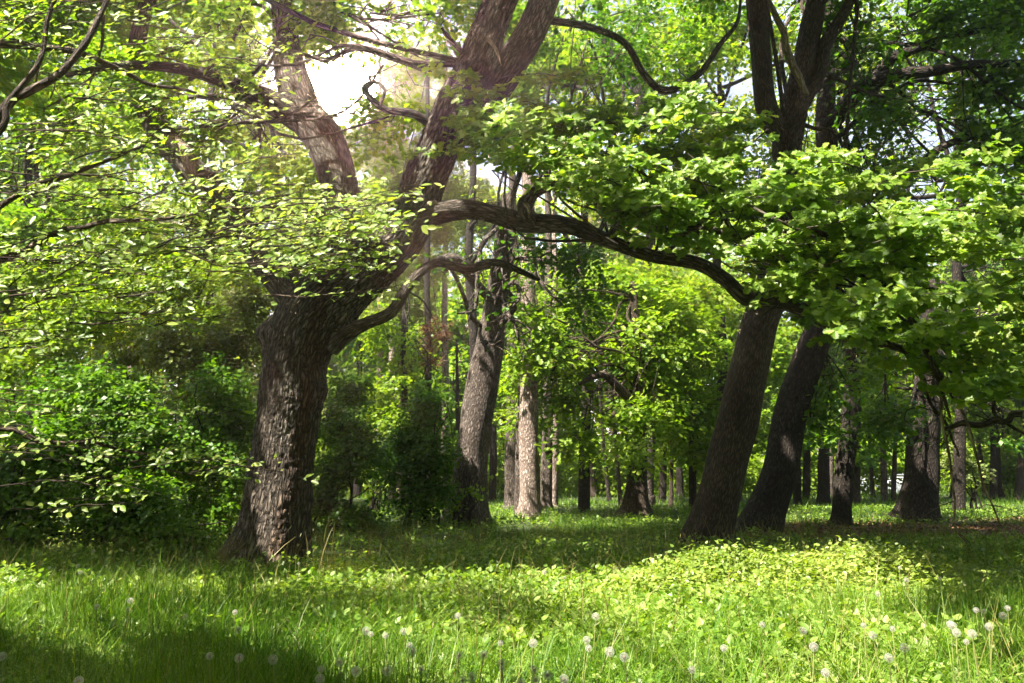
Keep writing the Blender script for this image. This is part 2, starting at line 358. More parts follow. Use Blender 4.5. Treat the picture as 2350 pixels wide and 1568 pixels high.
def catmull(P, n):
    P = np.asarray(P, float); k = len(P)
    if k == 2: 
        t = np.linspace(0, 1, n)[:, None]; return P[0]*(1-t)+P[1]*t
    Q = np.concatenate([[2*P[0]-P[1]], P, [2*P[-1]-P[-2]]])
    t = np.linspace(0, k-1-1e-6, n); i = t.astype(int); f = (t-i)[:, None]
    a, b, c, d = Q[i], Q[i+1], Q[i+2], Q[i+3]
    return .5*((2*b)+(-a+c)*f+(2*a-5*b+4*c-d)*f**2+(-a+3*b-3*c+d)*f**3)
def tube(mb, pts, radii, seg=8, n=None, lump=.06, seed=0, flare=0, furrow=0, cap=True, wig=0, knots=()):
    pts = np.asarray(pts, float); radii = np.asarray(radii, float)
    n = n or max(3, len(pts)*3)
    X = catmull(np.column_stack([pts, radii]), n); R = np.maximum(X[:, 3], .0015); X = X[:, :3]
    r = np.random.default_rng(seed)
    if wig:
        ph = r.random(6)*6.28; s = np.linspace(0, 1, n)
        for k in range(3):
            X[:, 0] += wig*np.sin(s*9*(k+1)+ph[k])/(k+1)*np.minimum(1, s*4); X[:, 2] += wig*np.sin(s*8*(k+1)+ph[k+3])/(k+1)*np.minimum(1, s*4)
    Tn = nrm(np.gradient(X, axis=0))
    U = np.zeros_like(X); u = np.cross(Tn[0], [0, 1, .01]); u /= np.linalg.norm(u)+1e-9
    for i in range(n):
        u = u-Tn[i]*(u@Tn[i]); u /= np.linalg.norm(u)+1e-9; U[i] = u
    W = np.cross(Tn, U)
    L = np.concatenate([[0], np.cumsum(np.linalg.norm(np.diff(X, axis=0), axis=1))])
    th = np.linspace(0, 2*math.pi, seg, endpoint=False)
    C, S = np.cos(th), np.sin(th)
    ph = r.random(8)*6.28
    f = 1+lump*(np.sin(2*th[None]+ph[0]+L[:, None]*1.7)+.8*np.sin(3*th[None]+ph[1]-L[:, None]*2.3)+.6*np.sin(L[:, None]*5.5+ph[2]+th[None]))
    if flare:
        z = L[:, None]
        f = f+flare*np.exp(-z/(.9*R[0]*1.1))*(.55+.45*np.sin(5*th[None]+ph[4])+.3*np.sin(3*th[None]+ph[5]))
    rad = R[:, None]*f
    BK = np.stack([R[:, None]*C, R[:, None]*S, np.repeat(L[:, None], seg, 1)+seed*3.1], -1)
    V = X[:, None]+(U[:, None]*C[None, :, None]+W[:, None]*S[None, :, None])*rad[..., None]
    if furrow:
        sh = V.shape; Vn = V.reshape(-1, 3); nf = nrm(V-X[:, None]).reshape(-1, 3); bk = BK.reshape(-1, 3)
        h = np.empty(len(Vn))
        for i in range(len(Vn)):
            q = bk[i]; w = mnoise.noise(Vector((q[0]*7, q[1]*7, q[2]*3)))
            d, _ = mnoise.voronoi(Vector((q[0]*21+w*1.8, q[1]*21+w*1.5, q[2]*6.5+w*1.4)))
            h[i] = min(1, (d[1]-d[0])*2.2)
        Vn = Vn+nf*((h-.6)*furrow)[:, None]; V = Vn.reshape(sh)
    for kc, kr, kh in knots:
        kc = np.asarray(kc); d = np.linalg.norm(V-kc, axis=-1)
        V = V+nrm(V-X[:, None])*(kh*np.exp(-(d/kr)**2))[..., None]
    i = np.arange(n-1)[:, None]*seg; j = np.arange(seg)[None]; j2 = (j+1) % seg
    q = np.stack([i+j, i+j2, i+seg+j2, i+seg+j], -1).reshape(-1)
    V = V.reshape(-1, 3); BK = BK.reshape(-1, 3)
    sizes = np.full((n-1)*seg, 4)
    if cap:
        V = np.concatenate([V, X[-1:]+Tn[-1:]*R[-1]*.5]); BK = np.concatenate([BK, BK[-1:]])
        b = (n-1)*seg; e = n*seg
        tr = np.stack([b+np.arange(seg), b+(np.arange(seg)+1) % seg, np.full(seg, e)], -1).reshape(-1)
        q = np.concatenate([q, tr]); sizes = np.concatenate([sizes, np.full(seg, 3)])
    mb.add(V, q, sizes, BK)
    return X
def pxl(lst):
    P = np.array([at(a, b, c) for a, b, c, d in lst]); R = np.array([d/F*c for a, b, c, d in lst]); return P, R
def twigs(mb, base, ends, r0=.03, seed=0, seg=4, curve=.25, n=6):
    """thin curved branches from a base point to many ends"""
    r = np.random.default_rng(seed)
    for i, e in enumerate(ends):
        b = np.asarray(base[i] if np.ndim(base) == 2 else base, float); e = np.asarray(e, float)
        L = np.linalg.norm(e-b)
        m1 = b+(e-b)*.35+r.normal(size=3)*L*curve*.35; m2 = b+(e-b)*.7+r.normal(size=3)*L*curve*.35+np.array([0, 0, .08*L])
        tube(mb, [b, m1, m2, e], [r0, r0*.7, r0*.45, r0*.15], seg=seg, n=n, lump=0, seed=i, cap=False)
def B(px, py, Y, wp, hp, dep=None):
    """a blob given by where it stands"""
    return (at(px, py, Y), (wp/F*Y, dep if dep else max(wp, hp)/F*Y*.9, hp/F*Y))
def limbs_to(mb, start, blobs, r0, seed, ends=7, sub=.3):
    for i, (c, rad) in enumerate(blobs):
        r = np.random.default_rng(seed*31+i)
        s = start[i % len(start)] if isinstance(start, list) else start
        c = np.asarray(c); s = np.asarray(s)
        L = np.linalg.norm(c-s); m = (s+c)/2+r.normal(size=3)*L*.09+np.array([0, 0, L*.08])
        X = tube(mb, [s, (s+m)/2+r.normal(size=3)*L*.05, m, (m+c)/2+r.normal(size=3)*L*.05, c], [r0, r0*.8, r0*.65, r0*.5, r0*.3], seg=7, n=14, lump=.05, seed=seed+i)
        E = c+nrm(r.normal(size=(ends, 3)))*np.asarray(rad)*.8
        bs = X[r.integers(6, 14, ends)]
        twigs(mb, bs, E, r0*sub, seed+i, curve=.4, n=7)
def leafy(mb_l, mb_t, start, dirn, length, T, leaf, seed, lev1=.16, l2=.55, l3=.2, up=.08, per=7, alt=False, r0=.014, sag=.12, widen=1.0, nrmj=.4, exempt='half'):
    """a real bough: main stem, side twigs in a flat layer, leaves along/at the tips"""
    r = np.random.default_rng(seed)
    d = np.asarray(dirn, float); d /= np.linalg.norm(d)
    n = 10; t = np.linspace(0, 1, n)
    w = r.normal(size=3)*.1
    P = np.asarray(start)+d*length*t[:, None]+np.array([0, 0, -1])*sag*length*(t**2)[:, None]+w*(np.sin(t*3.14))[:, None]*length*.5
    tube(mb_t, P, np.linspace(r0, r0*.25, n), seg=5, n=16, lump=.03, seed=seed, wig=.012*length)
    LP, LN, LD = [], [], []
    for s in np.arange(.12, 1.0, lev1/length):
        i = s*(n-1); a = P[int(i)]+(P[min(n-1, int(i)+1)]-P[int(i)])*(i-int(i))
        side = r.choice([-1, 1]); h = np.cross(d, [0, 0, 1]); h /= np.linalg.norm(h)+1e-9
        d2 = nrm(h*side*(.8+.3*r.random())*widen+d*.7+np.array([0, 0, up])+r.normal(size=3)*.16)
        L2 = l2*(1.1-.6*s)*(.6+.7*r.random())
        e2 = a+d2*L2+np.array([0, 0, -.05*L2])
        tube(mb_t, [a, (a+e2)/2+r.normal(size=3)*.02, e2], [r0*.45, r0*.3, r0*.12], seg=3, n=5, lump=0, cap=False)
        for s3 in np.arange(.2, 1.05, l3/max(L2, .1)*.5):
            b = a+(e2-a)*s3; d3 = nrm(d2*.7+np.cross(d2, [0, 0, 1])*r.choice([-1, 1])*.8+r.normal(size=3)*.2)
            L3 = l3*(.5+.7*r.random())
            e3 = b+d3*L3
            if alt:
                k = max(3, int(L3/.023)); q = np.linspace(.15, 1, k)[:, None]
                LP.append(b+(e3-b)*q+r.normal(size=(k, 3))*.006)
                sg = np.where(np.arange(k) % 2, 1, -1)[:, None]
                LD.append(d3*.8+sg*np.cross(d3, [0, 0, 1])+r.normal(size=(k, 3))*.3)
                LN.append(np.array([0, 0, .7])+SUN*.6+np.array([0, -.9, 0])+r.normal(size=(k, 3))*nrmj)
            else:
                k = per; LP.append(e3-d3*(r.random((k, 1))**1.5)*L3*.6)
                LD.append(d3*.6+r.normal(size=(k, 3))*.75); LN.append(np.array([0, 0, .7])+SUN*.6+np.array([0, -.95, 0])+d3*.25+r.normal(size=(k, 3))*nrmj)
    P_, N_, D_ = map(np.concatenate, (LP, LN, LD)); 
    D_[:, 2] -= .15
    kp = carve(P_, exempt)
    P_, N_, D_ = P_[kp], N_[kp], D_[kp]
    mb_l.inst(T, P_, frames(N_, D_), leaf*(.6+.7*r.random(len(P_))))

# ------------------------------------------------------------------ setting: ground
def sheet(name, x0, x1, y0, y1, nx, ny, mat, dz=0., pw=1.0):
    xs = np.linspace(-1, 1, nx); xs = np.sign(xs)*abs(xs)**pw; xs = (xs+1)/2*(x1-x0)+x0
    ys = y0+(np.linspace(0, 1, ny)**pw)*(y1-y0)
    X, Y = np.meshgrid(xs, ys); Z = ground_z(X, Y)*np.clip(1.6-Y/60, 0, 1)+dz
    V = np.stack([X, Y, Z], -1).reshape(-1, 3); mb = MB()
    i = (np.arange(ny-1)[:, None]*nx+np.arange(nx-1)[None]); q = np.stack([i, i+1, i+nx+1, i+nx], -1).reshape(-1)
    mb.add(V, q, np.full((nx-1)*(ny-1), 4)); return mb.build(name, mat)
tag(sheet('ground', -300, 300, -60, 400, 220, 260, M['soil'], pw=2.2), kind='structure')

# bare strip of leaf litter between the leaning trees
mb = MB(); N = 45000
gy = 16.4+rng.normal(size=N)*1.5+rng.random(N)*1.6; gx = 4.5+rng.random(N)*10
gy = gy+ .12*(gx-4)
u = nrm(np.stack([rng.normal(size=N)*.5, rng.normal(size=N)*.5, np.ones(N)], 1)); dd = rng.normal(size=(N, 3))
mb.inst(T_DIA, np.stack([gx, gy, ground_z(gx, gy)+.015+rng.random(N)*.02], 1), frames(u, dd), .05+rng.random(N)*.05)
M['litter_leaf'] = leafmat('litter_leaf', (.05, .022, .012), (.12, .06, .03), (.24, .14, .07), trans=.1, tcol=(1, .8, .6))
tag(mb.build('leaf_litter', M['litter_leaf']), 'brown fallen leaves on the bare ground behind the leaning trunks', 'leaf litter', kind='stuff')

# ------------------------------------------------------------------ grass
def blade_T(seg, bend, w):
    V = []; Fc = []
    for i in range(seg+1):
        t = i/seg; ww = w*(1-t**1.6)*.5; y = bend*t*t; z = t*(1-.25*bend*t)
        if i < seg: V += [(-ww, y, z), (ww, y, z)]
        else: V += [(0, y, z)]
    for i in range(seg-1): Fc.append([2*i, 2*i+1, 2*i+3, 2*i+2])
    Fc.append([2*seg-2, 2*seg-1, 2*seg]); return np.array(V), Fc
def scatter(n, y0, y1, extra=1.12, pw=2.0):
    """points in the wedge of ground the camera sees"""
    r = rng.random(n); y = (y0**pw+(y1**pw-y0**pw)*r)**(1/pw)
    x = (rng.random(n)*2-1)*y*.665*extra
    return x, y
def inlit(x, y, z=.15):
    gx_, gy_ = to_px(np.stack([x, y, np.full(len(x), z)], 1)); l = np.zeros(len(x), bool)
    for p in LIT_POLYS: l |= inpoly(gx_, gy_, p)
    return l
def blades(n, y0, y1, h, w, seg, name_mb, pw=2.0, hvar=.5, clump=True, shadeboost=0.0):
    x, y = scatter(n, y0, y1, pw=pw)
    if clump:
        c = np.sin(x*2.3+1.3*np.sin(y*1.9))*np.sin(y*2.7+1.1*np.sin(x*1.7))
        k = rng.random(n) < .55+.45*c; x, y = x[k], y[k]
    # no grass on the litter strip
    k = ~((abs(y-17.2-.1*(x-4)) < 1.9+.5*np.sin(x*1.3)) & (x > 5.2) & (rng.random(len(x)) < .93)); x, y = x[k], y[k]
    n = len(x); th = rng.random(n)*6.283
    cl = .75+.45*np.sin(x*1.1+2*np.sin(y*.8))*np.sin(y*1.3)
    H = h*(1-hvar+hvar*2*rng.random(n)**1.6)*cl
    for b, (lo, hi) in zip((.15, .5, .95), ((0, .4), (.4, .8), (.8, 1.01))):
        u = rng.random(n); m = (u >= lo) & (u < hi)
        # disjoint sets through a fixed split
        m = (np.arange(n)*7919 % 1000/1000 >= lo) & (np.arange(n)*7919 % 1000/1000 < hi)
        T = blade_T(seg, b, 1.0)
        k = m.sum(); lean = rng.normal(size=(k, 2))*.16
        z = nrm(np.stack([lean[:, 0], lean[:, 1], np.ones(k)], 1)); d = np.stack([np.cos(th[m]), np.sin(th[m]), np.zeros(k)], 1)
        R = frames(z, d)
        W = w*(.6+.8*rng.random(k))*(.7+.3*H[m]/h)
        name_mb.inst(T, np.stack([x[m], y[m], ground_z(x[m], y[m])-.01], 1), R, np.stack([W, H[m], H[m]], 1))
mb = MB()
blades(85000, 3.2, 6.5, .38, .006, 4, mb)
blades(80000, 6.5, 11, .27, .0075, 3, mb)
blades(110000, 11, 19, .19, .010, 2, mb)
blades(80000, 19, 36, .22, .02, 2, mb)
blades(30000, 36, 62, .45, .05, 1, mb)
# taller single blades and tufts standing proud
def tufts(n, y0, y1, k, h, w, seg):
    x, y = scatter(n, y0, y1, pw=1.8); X = np.repeat(x, k)+rng.normal(size=n*k)*.035; Y = np.repeat(y, k)+rng.normal(size=n*k)*.035
    th = rng.random(n*k)*6.283; hh = np.repeat(h*(.7+.6*rng.random(n)), k)*(.6+.5*rng.random(n*k))
    z = nrm(np.stack([np.cos(th)*.28, np.sin(th)*.28, np.ones(n*k)], 1)); d = np.stack([np.cos(th), np.sin(th), 0*th], 1)
    ww = w*(.6+.7*rng.random(n*k)); mb.inst(blade_T(seg, .55, 1.0), np.stack([X, Y, ground_z(X, Y)], 1), frames(z, d), np.stack([ww, hh, hh], 1))
tufts(900, 3.4, 7, 12, .52, .0075, 5); tufts(1300, 7, 13, 9, .36, .008, 4); tufts(900, 13, 30, 8, .34, .014, 3)
tag(mb.build('grass', M['grass'], smooth=True), 'long green meadow grass over the forest floor', 'grass', kind='stuff')
# taller seed stems, straw coloured
mb = MB(); x, y = scatter(2600, 3.6, 15, pw=1.6); n = len(x)
T = blade_T(3, .35, 1.0); z = nrm(np.stack([rng.normal(size=n)*.28, rng.normal(size=n)*.28, np.ones(n)], 1))
H = .42+.3*rng.random(n); mb.inst(T, np.stack([x, y, 0*x], 1), frames(z, rng.normal(size=(n, 3))), np.stack([.0045+.0006*y, H, H], 1))
top = np.stack([x, y, 0*x], 1)+z*H[:, None]*.9
mb.inst(T_DIA, top, frames(rng.normal(size=(n, 3)), z), np.stack([.009+0*H, .05+0*H, .02+0*H], 1))
tag(mb.build('seeding_grass', M['straw']), 'pale thin seed stems rising above the grass', 'grass', kind='stuff')

# broad leaved weeds
def rosette(mb, x, y, k, leaf, T, h0, h1, tilt, w=1.0):
    n = len(x); 
    X = np.repeat(x, k)+rng.normal(size=n*k)*.04; Y = np.repeat(y, k)+rng.normal(size=n*k)*.04
    th = rng.random(n*k)*6.283; d = np.stack([np.cos(th), np.sin(th), tilt*(.4+rng.random(n*k))], 1)
    nn = np.cross(np.cross(d, [0, 0, 1.]), d)+rng.normal(size=d.shape)*.25
    Z = ground_z(X, Y)+h0+(h1-h0)*rng.random(n*k)
    s = leaf*(.6+.8*rng.random(n*k))
    mb.inst(T, np.stack([X, Y, Z], 1), frames(nn, d), np.stack([s*w, s, s], 1))
mb = MB()
x, y = scatter(1500, 3.8, 9, pw=2); rosette(mb, x, y, 6, .17, T_DANDY, .0, .05, 1.1, .9)
x, y = scatter(12000, 5.0, 13, pw=2)
k = inlit(x, y) | (rng.random(len(x)) < .35); k &= rng.random(len(x)) < np.clip(.45+.3*(x+2), .35, 1); x, y = x[k], y[k]
rosette(mb, x, y, 6, .055, T_OVATE, .06, .28, .7)
x, y = scatter(9000, 5.0, 12, pw=2); k = inlit(x, y); x, y = x[k], y[k]; k = np.sin(x*1.9+np.sin(y*2.3))*np.sin(y*1.7+x*.6) > -.25; x, y = x[k], y[k]; rosette(mb, x, y, 4, .12, T_ELL, .04, .14, 1.2, 1.0)
x, y = scatter(9000, 3.8, 8, pw=1.6); rosette(mb, x, y, 4, .035, T_OVATE, .05, .22, .5)
x, y = scatter(5000, 12, 30, pw=1.8); k = ~((abs(y-17.2-.1*(x-4)) < 1.9) & (x > 5.2)); x, y = x[k], y[k]; rosette(mb, x, y, 4, .08, T_DIAW, .03, .14, .5)
tag(mb.build('broadleaf_weeds', M['weed']), 'low broad leaved weeds filling the gaps between the grass', 'weeds', kind='stuff')
# mound of ovate-leaved creeper on the right
mb = MB()
def mound_h(x, y): 
    return .36*np.exp(-((x-3.1)/1.9)**4-((y-8.7)/1.2)**4)+.22*np.exp(-((x-2.0)/1.6)**2-((y-7.4)/1.0)**2)+.16*np.exp(-((x-4.4)/1.6)**2-((y-7.0)/1.2)**2)
n = 90000; x = rng.uniform(.4, 6.6, n); y = rng.uniform(5.6, 10.9, n); h = mound_h(x, y); k = h > .07+.05*np.sin(x*7)*np.sin(y*6); x, y, h = x[k], y[k], h[k]; n = len(x)
z = h*(1-.5*rng.random(n)**1.6)*(1+.22*np.sin(x*4.3+1.5*np.sin(y*3))*np.sin(y*3.7+x))+.05*rng.normal(size=n); kk = (np.sin(x*5.3+2*np.sin(y*4.1))*np.sin(y*6.1+x*2) > -.72) | (rng.random(n) < .3); x, y, z = x[kk], y[kk], z[kk]; n = len(x)
nn = np.array([-.1, -.15, 1.])+rng.normal(size=(n, 3))*.45
mb.inst(T_OVATE, np.stack([x, y, np.maximum(z, .03)], 1), frames(nn, rng.normal(size=(n, 3))), .025+.038*rng.random(n))
# upright shoots sticking out
for i in range(70):
    x0 = rng.uniform(1.4, 5.4); y0 = rng.uniform(8.2, 10.4); hh = mound_h(np.array([x0]), np.array([y0]))[0]+rng.uniform(.04, .2)
    tube(mb, [(x0, y0, 0), (x0+rng.normal()*.04, y0, hh*.6), (x0+rng.normal()*.07, y0, hh)], [.004, .003, .001], seg=3, n=5, lump=0)
    m = 9; q = rng.random(m)*.5+.5
    mb.inst(T_OVATE, np.stack([x0+rng.normal(size=m)*.03, y0+rng.normal(size=m)*.03, hh*q], 1), frames(np.array([0, -.3, 1.])+rng.normal(size=(m, 3))*.5, rng.normal(size=(m, 3))), .05+.02*rng.random(m))
tag(mb.build('creeper_patch', M['ivy']), 'bright mound of small heart shaped leaves in front of the leaning trees', 'ground cover', kind='stuff')

# ------------------------------------------------------------------ the trees
def tree(name, label, trunk, bark, crown_spec=None, leafm=None, T=T_DIA, leaf=.12, cat='tree', branches=(), start=None, r0=.07, seed=0, seg=18, group=None, flare=.35, limbs=True, ends=7, furrow=0, **kw):
    P, R = pxl(trunk) if trunk[0][1] > 50 else (np.array([t[:3] for t in trunk]), np.array([t[3] for t in trunk]))
    if P[0][2] > .0: P = np.concatenate([[P[0]-(P[1]-P[0])/max(.01, abs((P[1]-P[0])[2]))*(P[0][2]+.08)], P]); R = np.concatenate([[R[0]*1.05], R])
    root = empty(name, (P[0][0], P[0][1], 0), label, cat, group)
    mbt = MB(); X = tube(mbt, P, R, seg=seg, n=len(P)*8, seed=seed, flare=flare, furrow=furrow, lump=.03)
    mbt.build('trunk', M[bark], root, bark=True)
    for i, b in enumerate(branches):
        m = MB(); bm = M[bark]
        if isinstance(b, tuple): b, bm = b[0], M[b[1]]
        bp, br = pxl(b); tube(m, bp, br, seg=10, n=len(bp)*6, seed=seed+i+1, lump=.07, wig=.02)
        m.build('branch', bm, root, bark=True)
    if crown_spec:
        mbl = MB(); crown(mbl, crown_spec, T, leaf, seed=seed, **kw)
        if limbs:
            mt = MB(); s = start if start is not None else [X[int(len(X)*q)] for q in (.95, .8, .65, .88, .72)]
            limbs_to(mt, s, crown_spec, r0, seed+5, ends=ends); mt.build('limb', M['dark_bark' if bark in ('dark_bark',) else bark], root, bark=True)
        mbl.build('foliage', M[leafm], root)
    return root

# --- 1 the big oak
root = empty('oak_tree', (*gnd(628, 1292)[:2], 0), 'massive old oak with deeply furrowed bole, burls and mossy foot left of centre', 'tree')
mb = MB()
P, R = pxl([(612, 1305, 11.1, 84), (618, 1270, 11.1, 79), (630, 1200, 11.1, 74), (642, 1100, 11.1, 71), (655, 1000, 11.1, 70), (668, 900, 11.1, 74), (680, 820, 11.1, 75), (705, 750, 11.1, 80), (748, 690, 11.1, 82), (805, 640, 11.1, 72), (870, 590, 11.1, 64), (922, 535, 11.05, 58), (955, 470, 11, 54), (985, 390, 10.9, 52), (1020, 310, 10.8, 51), (1052, 230, 10.7, 49), (1090, 150, 10.6, 45), (1125, 60, 10.5, 42), (1165, -40, 10.4, 38), (1200, -160, 10.3, 32), (1230, -320, 10.2, 24), (1260, -480, 10.2, 12)])
tube(mb, P, R, seg=120, n=760, seed=4, lump=.022, flare=.32, furrow=.02,
     knots=[(at(600, 762, 11.0), .20, .22), (at(745, 893, 10.9), .22, .14), (at(806, 690, 10.55), .14, .10), (at(560, 1290, 11), .3, .25), (at(985, 470, 10.6), .12, .1), (at(800, 770, 11), .22, .2)])
mb.build('trunk', M['oak_bark'], root, bark=True)
OAKB = [
 [(1050, 300, 10.75, 36), (1100, 240, 10.9, 40), (1160, 165, 11, 42), (1205, 100, 11.1, 40), (1240, 20, 11.2, 38), (1275, -80, 11.2, 32), (1300, -250, 11.2, 20)],
 [(745, 700, 11.25, 62), (768, 600, 11.5, 56), (780, 500, 11.8, 48), (772, 400, 12, 44), (742, 320, 12.1, 46), (702, 262, 12.2, 44), (676, 200, 12.3, 44), (666, 130, 12.4, 38), (655, 60, 12.5, 30), (640, -60, 12.5, 22), (620, -250, 12.5, 12)],
 [(700, 710, 11.4, 46), (620, 610, 11.6, 38), (540, 490, 12, 34), (450, 400, 12.3, 32), (380, 320, 12.6, 30), (325, 220, 12.8, 28), (308, 140, 13, 24), (330, 40, 13, 18), (360, -80, 13, 12)],
 [(700, 285, 12.2, 30), (620, 235, 12, 27), (550, 200, 11.8, 20), (450, 165, 11.6, 15), (300, 150, 11.4, 11), (150, 175, 11.2, 6)],
 [(940, 505, 11, 36), (1060, 480, 10.8, 28), (1120, 486, 10.6, 25), (1200, 510, 10.4, 28), (1300, 516, 10.2, 25), (1400, 553, 10, 21), (1500, 588, 9.8, 19), (1600, 605, 9.7, 19), (1660, 640, 9.6, 19), (1710, 690, 9.5, 20), (1780, 697, 9.4, 20), (1860, 722, 9.3, 18), (1940, 765, 9.2, 15), (2050, 790, 9.1, 12), (2130, 830, 9, 10), (2170, 900, 8.9, 7)],
 [(760, 800, 11, 26), (800, 762, 10.9, 22), (845, 738, 10.85, 17), (900, 714, 10.8, 16), (940, 655, 10.9, 15), (1000, 605, 11, 13), (1070, 620, 11.2, 14), (1140, 604, 11.4, 11), (1240, 640, 11.6, 6)],
 [(1395, 550, 10, 13), (1440, 505, 9.6, 14), (1520, 535, 9.2, 15), (1620, 532, 9, 14), (1700, 548, 8.8, 15), (1765, 556, 8.7, 19), (1850, 535, 8.5, 14), (1950, 580, 8.3, 11), (2060, 680, 8.2, 10), (2110, 760, 8.2, 8), (2150, 850, 8.1, 6), (2180, 960, 8.1, 3)],
 [(1225, 515, 10.3, 15), (1205, 470, 10, 20), (1225, 440, 9.9, 15), (1290, 425, 9.6, 10), (1380, 440, 9.2, 9), (1500, 430, 8.9, 6)],
 [(1010, 300, 10.8, 14), (950, 265, 10.6, 11), (880, 250, 10.4, 8), (835, 205, 10.4, 7), (860, 185, 10.4, 5), (880, 210, 10.3, 4), (870, 250, 10.3, 3)],
 [(990, 165, 11, 10), (900, 130, 10.8, 9), (820, 110, 10.7, 8), (740, 140, 10.6, 6), (650, 110, 10.5, 4)],
 [(1250, 45, 11.2, 12), (1350, 62, 11.5, 11), (1430, 95, 11.8, 10), (1480, 170, 12, 10), (1530, 210, 12, 11), (1600, 175, 12, 9), (1650, 100, 12, 8), (1690, 55, 12, 6), (1700, 0, 12, 4)],
 [(1290, 330, 11, 4), (1200, 290, 10.9, 7), (1120, 300, 10.9, 9), (1080, 310, 10.8, 8)],
]
for i, b in enumerate(OAKB):
    m = MB(); bp, br = pxl(b); br = br*(.84 if i in (4, 5, 10) else 1.0)
    tube(m, bp, br, seg=28 if i < 5 else 12, n=len(bp)*9, seed=20+i, lump=.05, wig=.015)
    m.build('branch', M['oak_bark_plain'], root, bark=True)
# short dead spurs
for q, (a, b) in enumerate([((1120, 90, 10.1), (1150, 150, 10.0)), ((985, 468, 10.5), (1005, 470, 10.2)), ((1206, 468, 9.9), (1214, 500, 9.8)), ((1765, 570, 8.5), (1800, 600, 8.4))]):
    m = MB(); a_, b_ = at(*a), at(*b); tube(m, [a_, (a_+b_)/2+np.array([.02, 0, .03]), b_], [.035, .025, .008], seg=8, n=10, seed=q); m.build('dead_spur', M['dead_wood'], root, bark=True)
m = MB(); tube(m, *pxl([(395, 320, 12.1, 12), (425, 350, 12, 14), (440, 400, 11.9, 13), (460, 445, 11.8, 12), (480, 460, 11.8, 8)]), seg=10, n=24, seed=3, lump=.12); m.build('dead_branch', M['dead_wood'], root, bark=True)
# oak canopy
oak_blobs = [B(500, 60, 12, 170, 80), B(300, 170, 12.5, 140, 90), B(650, 20, 11, 160, 55), B(850, 30, 10.8, 150, 75), B(960, 130, 10.9, 80, 60), B(500, 290, 12.8, 130, 60), B(1010, 30, 10.2, 50, 50),
 B(90, 60, 12.5, 110, 60), B(100, 250, 13, 120, 70), B(400, -150, 12, 300, 140), B(800, -200, 11, 300, 160), B(880, 150, 10.4, 45, 45), B(600, 380, 13, 60, 60), B(560, 150, 11.4, 100, 50),
 B(920, 260, 11.4, 50, 40), B(700, 60, 12.2, 90, 60), B(850, 250, 11.8, 45, 60), B(700, 400, 12.6, 70, 50), B(830, 330, 12.8, 60, 40), B(760, 90, 12.8, 70, 25)]
hi = [((-5, 9.5, 9.6), (3.6, 2.6, 1.2)), ((-1.5, 9.8, 9.6), (3, 2.6, 1.1)), ((1.8, 10.2, 9.4), (2.6, 2.4, 1.0)), ((-3, 13.5, 10.5), (4, 3, 1.5)), ((.5, 13.5, 11), (3, 2.6, 1.3)), ((4.5, 11.6, 10.4), (2.6, 2.4, 1.1)), ((-8, 11, 9), (3.5, 3, 1.6)), ((-10, 14, 9.5), (3.5, 3, 1.6)), ((-6.5, 15.5, 10.5), (3.5, 3, 1.5)), ((-10, 8, 8.5), (3, 3, 1.5)), ((-3.5, 12, 12.2), (4, 3, 1.4)), ((1.5, 12.5, 12.2), (3.6, 2.8, 1.4)), ((-1, 16, 13.4), (4, 2.6, 1.5)), ((6, 11, 9.6), (2.4, 2.4, 1.0)), ((-4, 11, 14), (5.5, 4, 1)), ((0.5, 14.5, 14.6), (5.5, 3.5, 1)), ((3.5, 10, 13), (4.5, 3.2, 1)), ((-9, 10, 12.5), (4, 4, 1)), ((6, 15, 14), (4, 3.5, 1)), ((-8, 6.2, 10.2), (3, 2.4, 1.2)), ((-4.5, 6.2, 10.6), (3.2, 2.4, 1.1)), ((-1.2, 7, 10.8), (3, 2.4, 1)), ((-4, 9, 11.6), (4.5, 2.6, 1)), ((1.5, 8.4, 11.2), (2.6, 2.2, 1))]  # unseen upper canopy added to shade the ground and cut skylight
mb = MB(); crown(mb, oak_blobs, T_OAK2, .115, seed=3, cover=2.4, spr_r=.36, gate=-.3, lw=1.0)
hi = [((c[0], c[1]-.3, c[2]+1.9 if c[2] < 12 else c[2]+.8), q) for c, q in hi]
crown(mb, hi, T_DIAW, .19, seed=5, cover=5, spr_r=.45, gate=-.8)
mt = MB(); starts = [at(655, 60, 12.5), at(325, 220, 12.8), at(550, 200, 11.8), at(1090, 150, 10.6), at(308, 140, 13)]
limbs_to(mt, starts, oak_blobs[:17:1], .045, 60, ends=8)
mt.build('limb', M['oak_bark_plain'], root, bark=True)
mb.build('foliage', M['oak_leaf'], root)

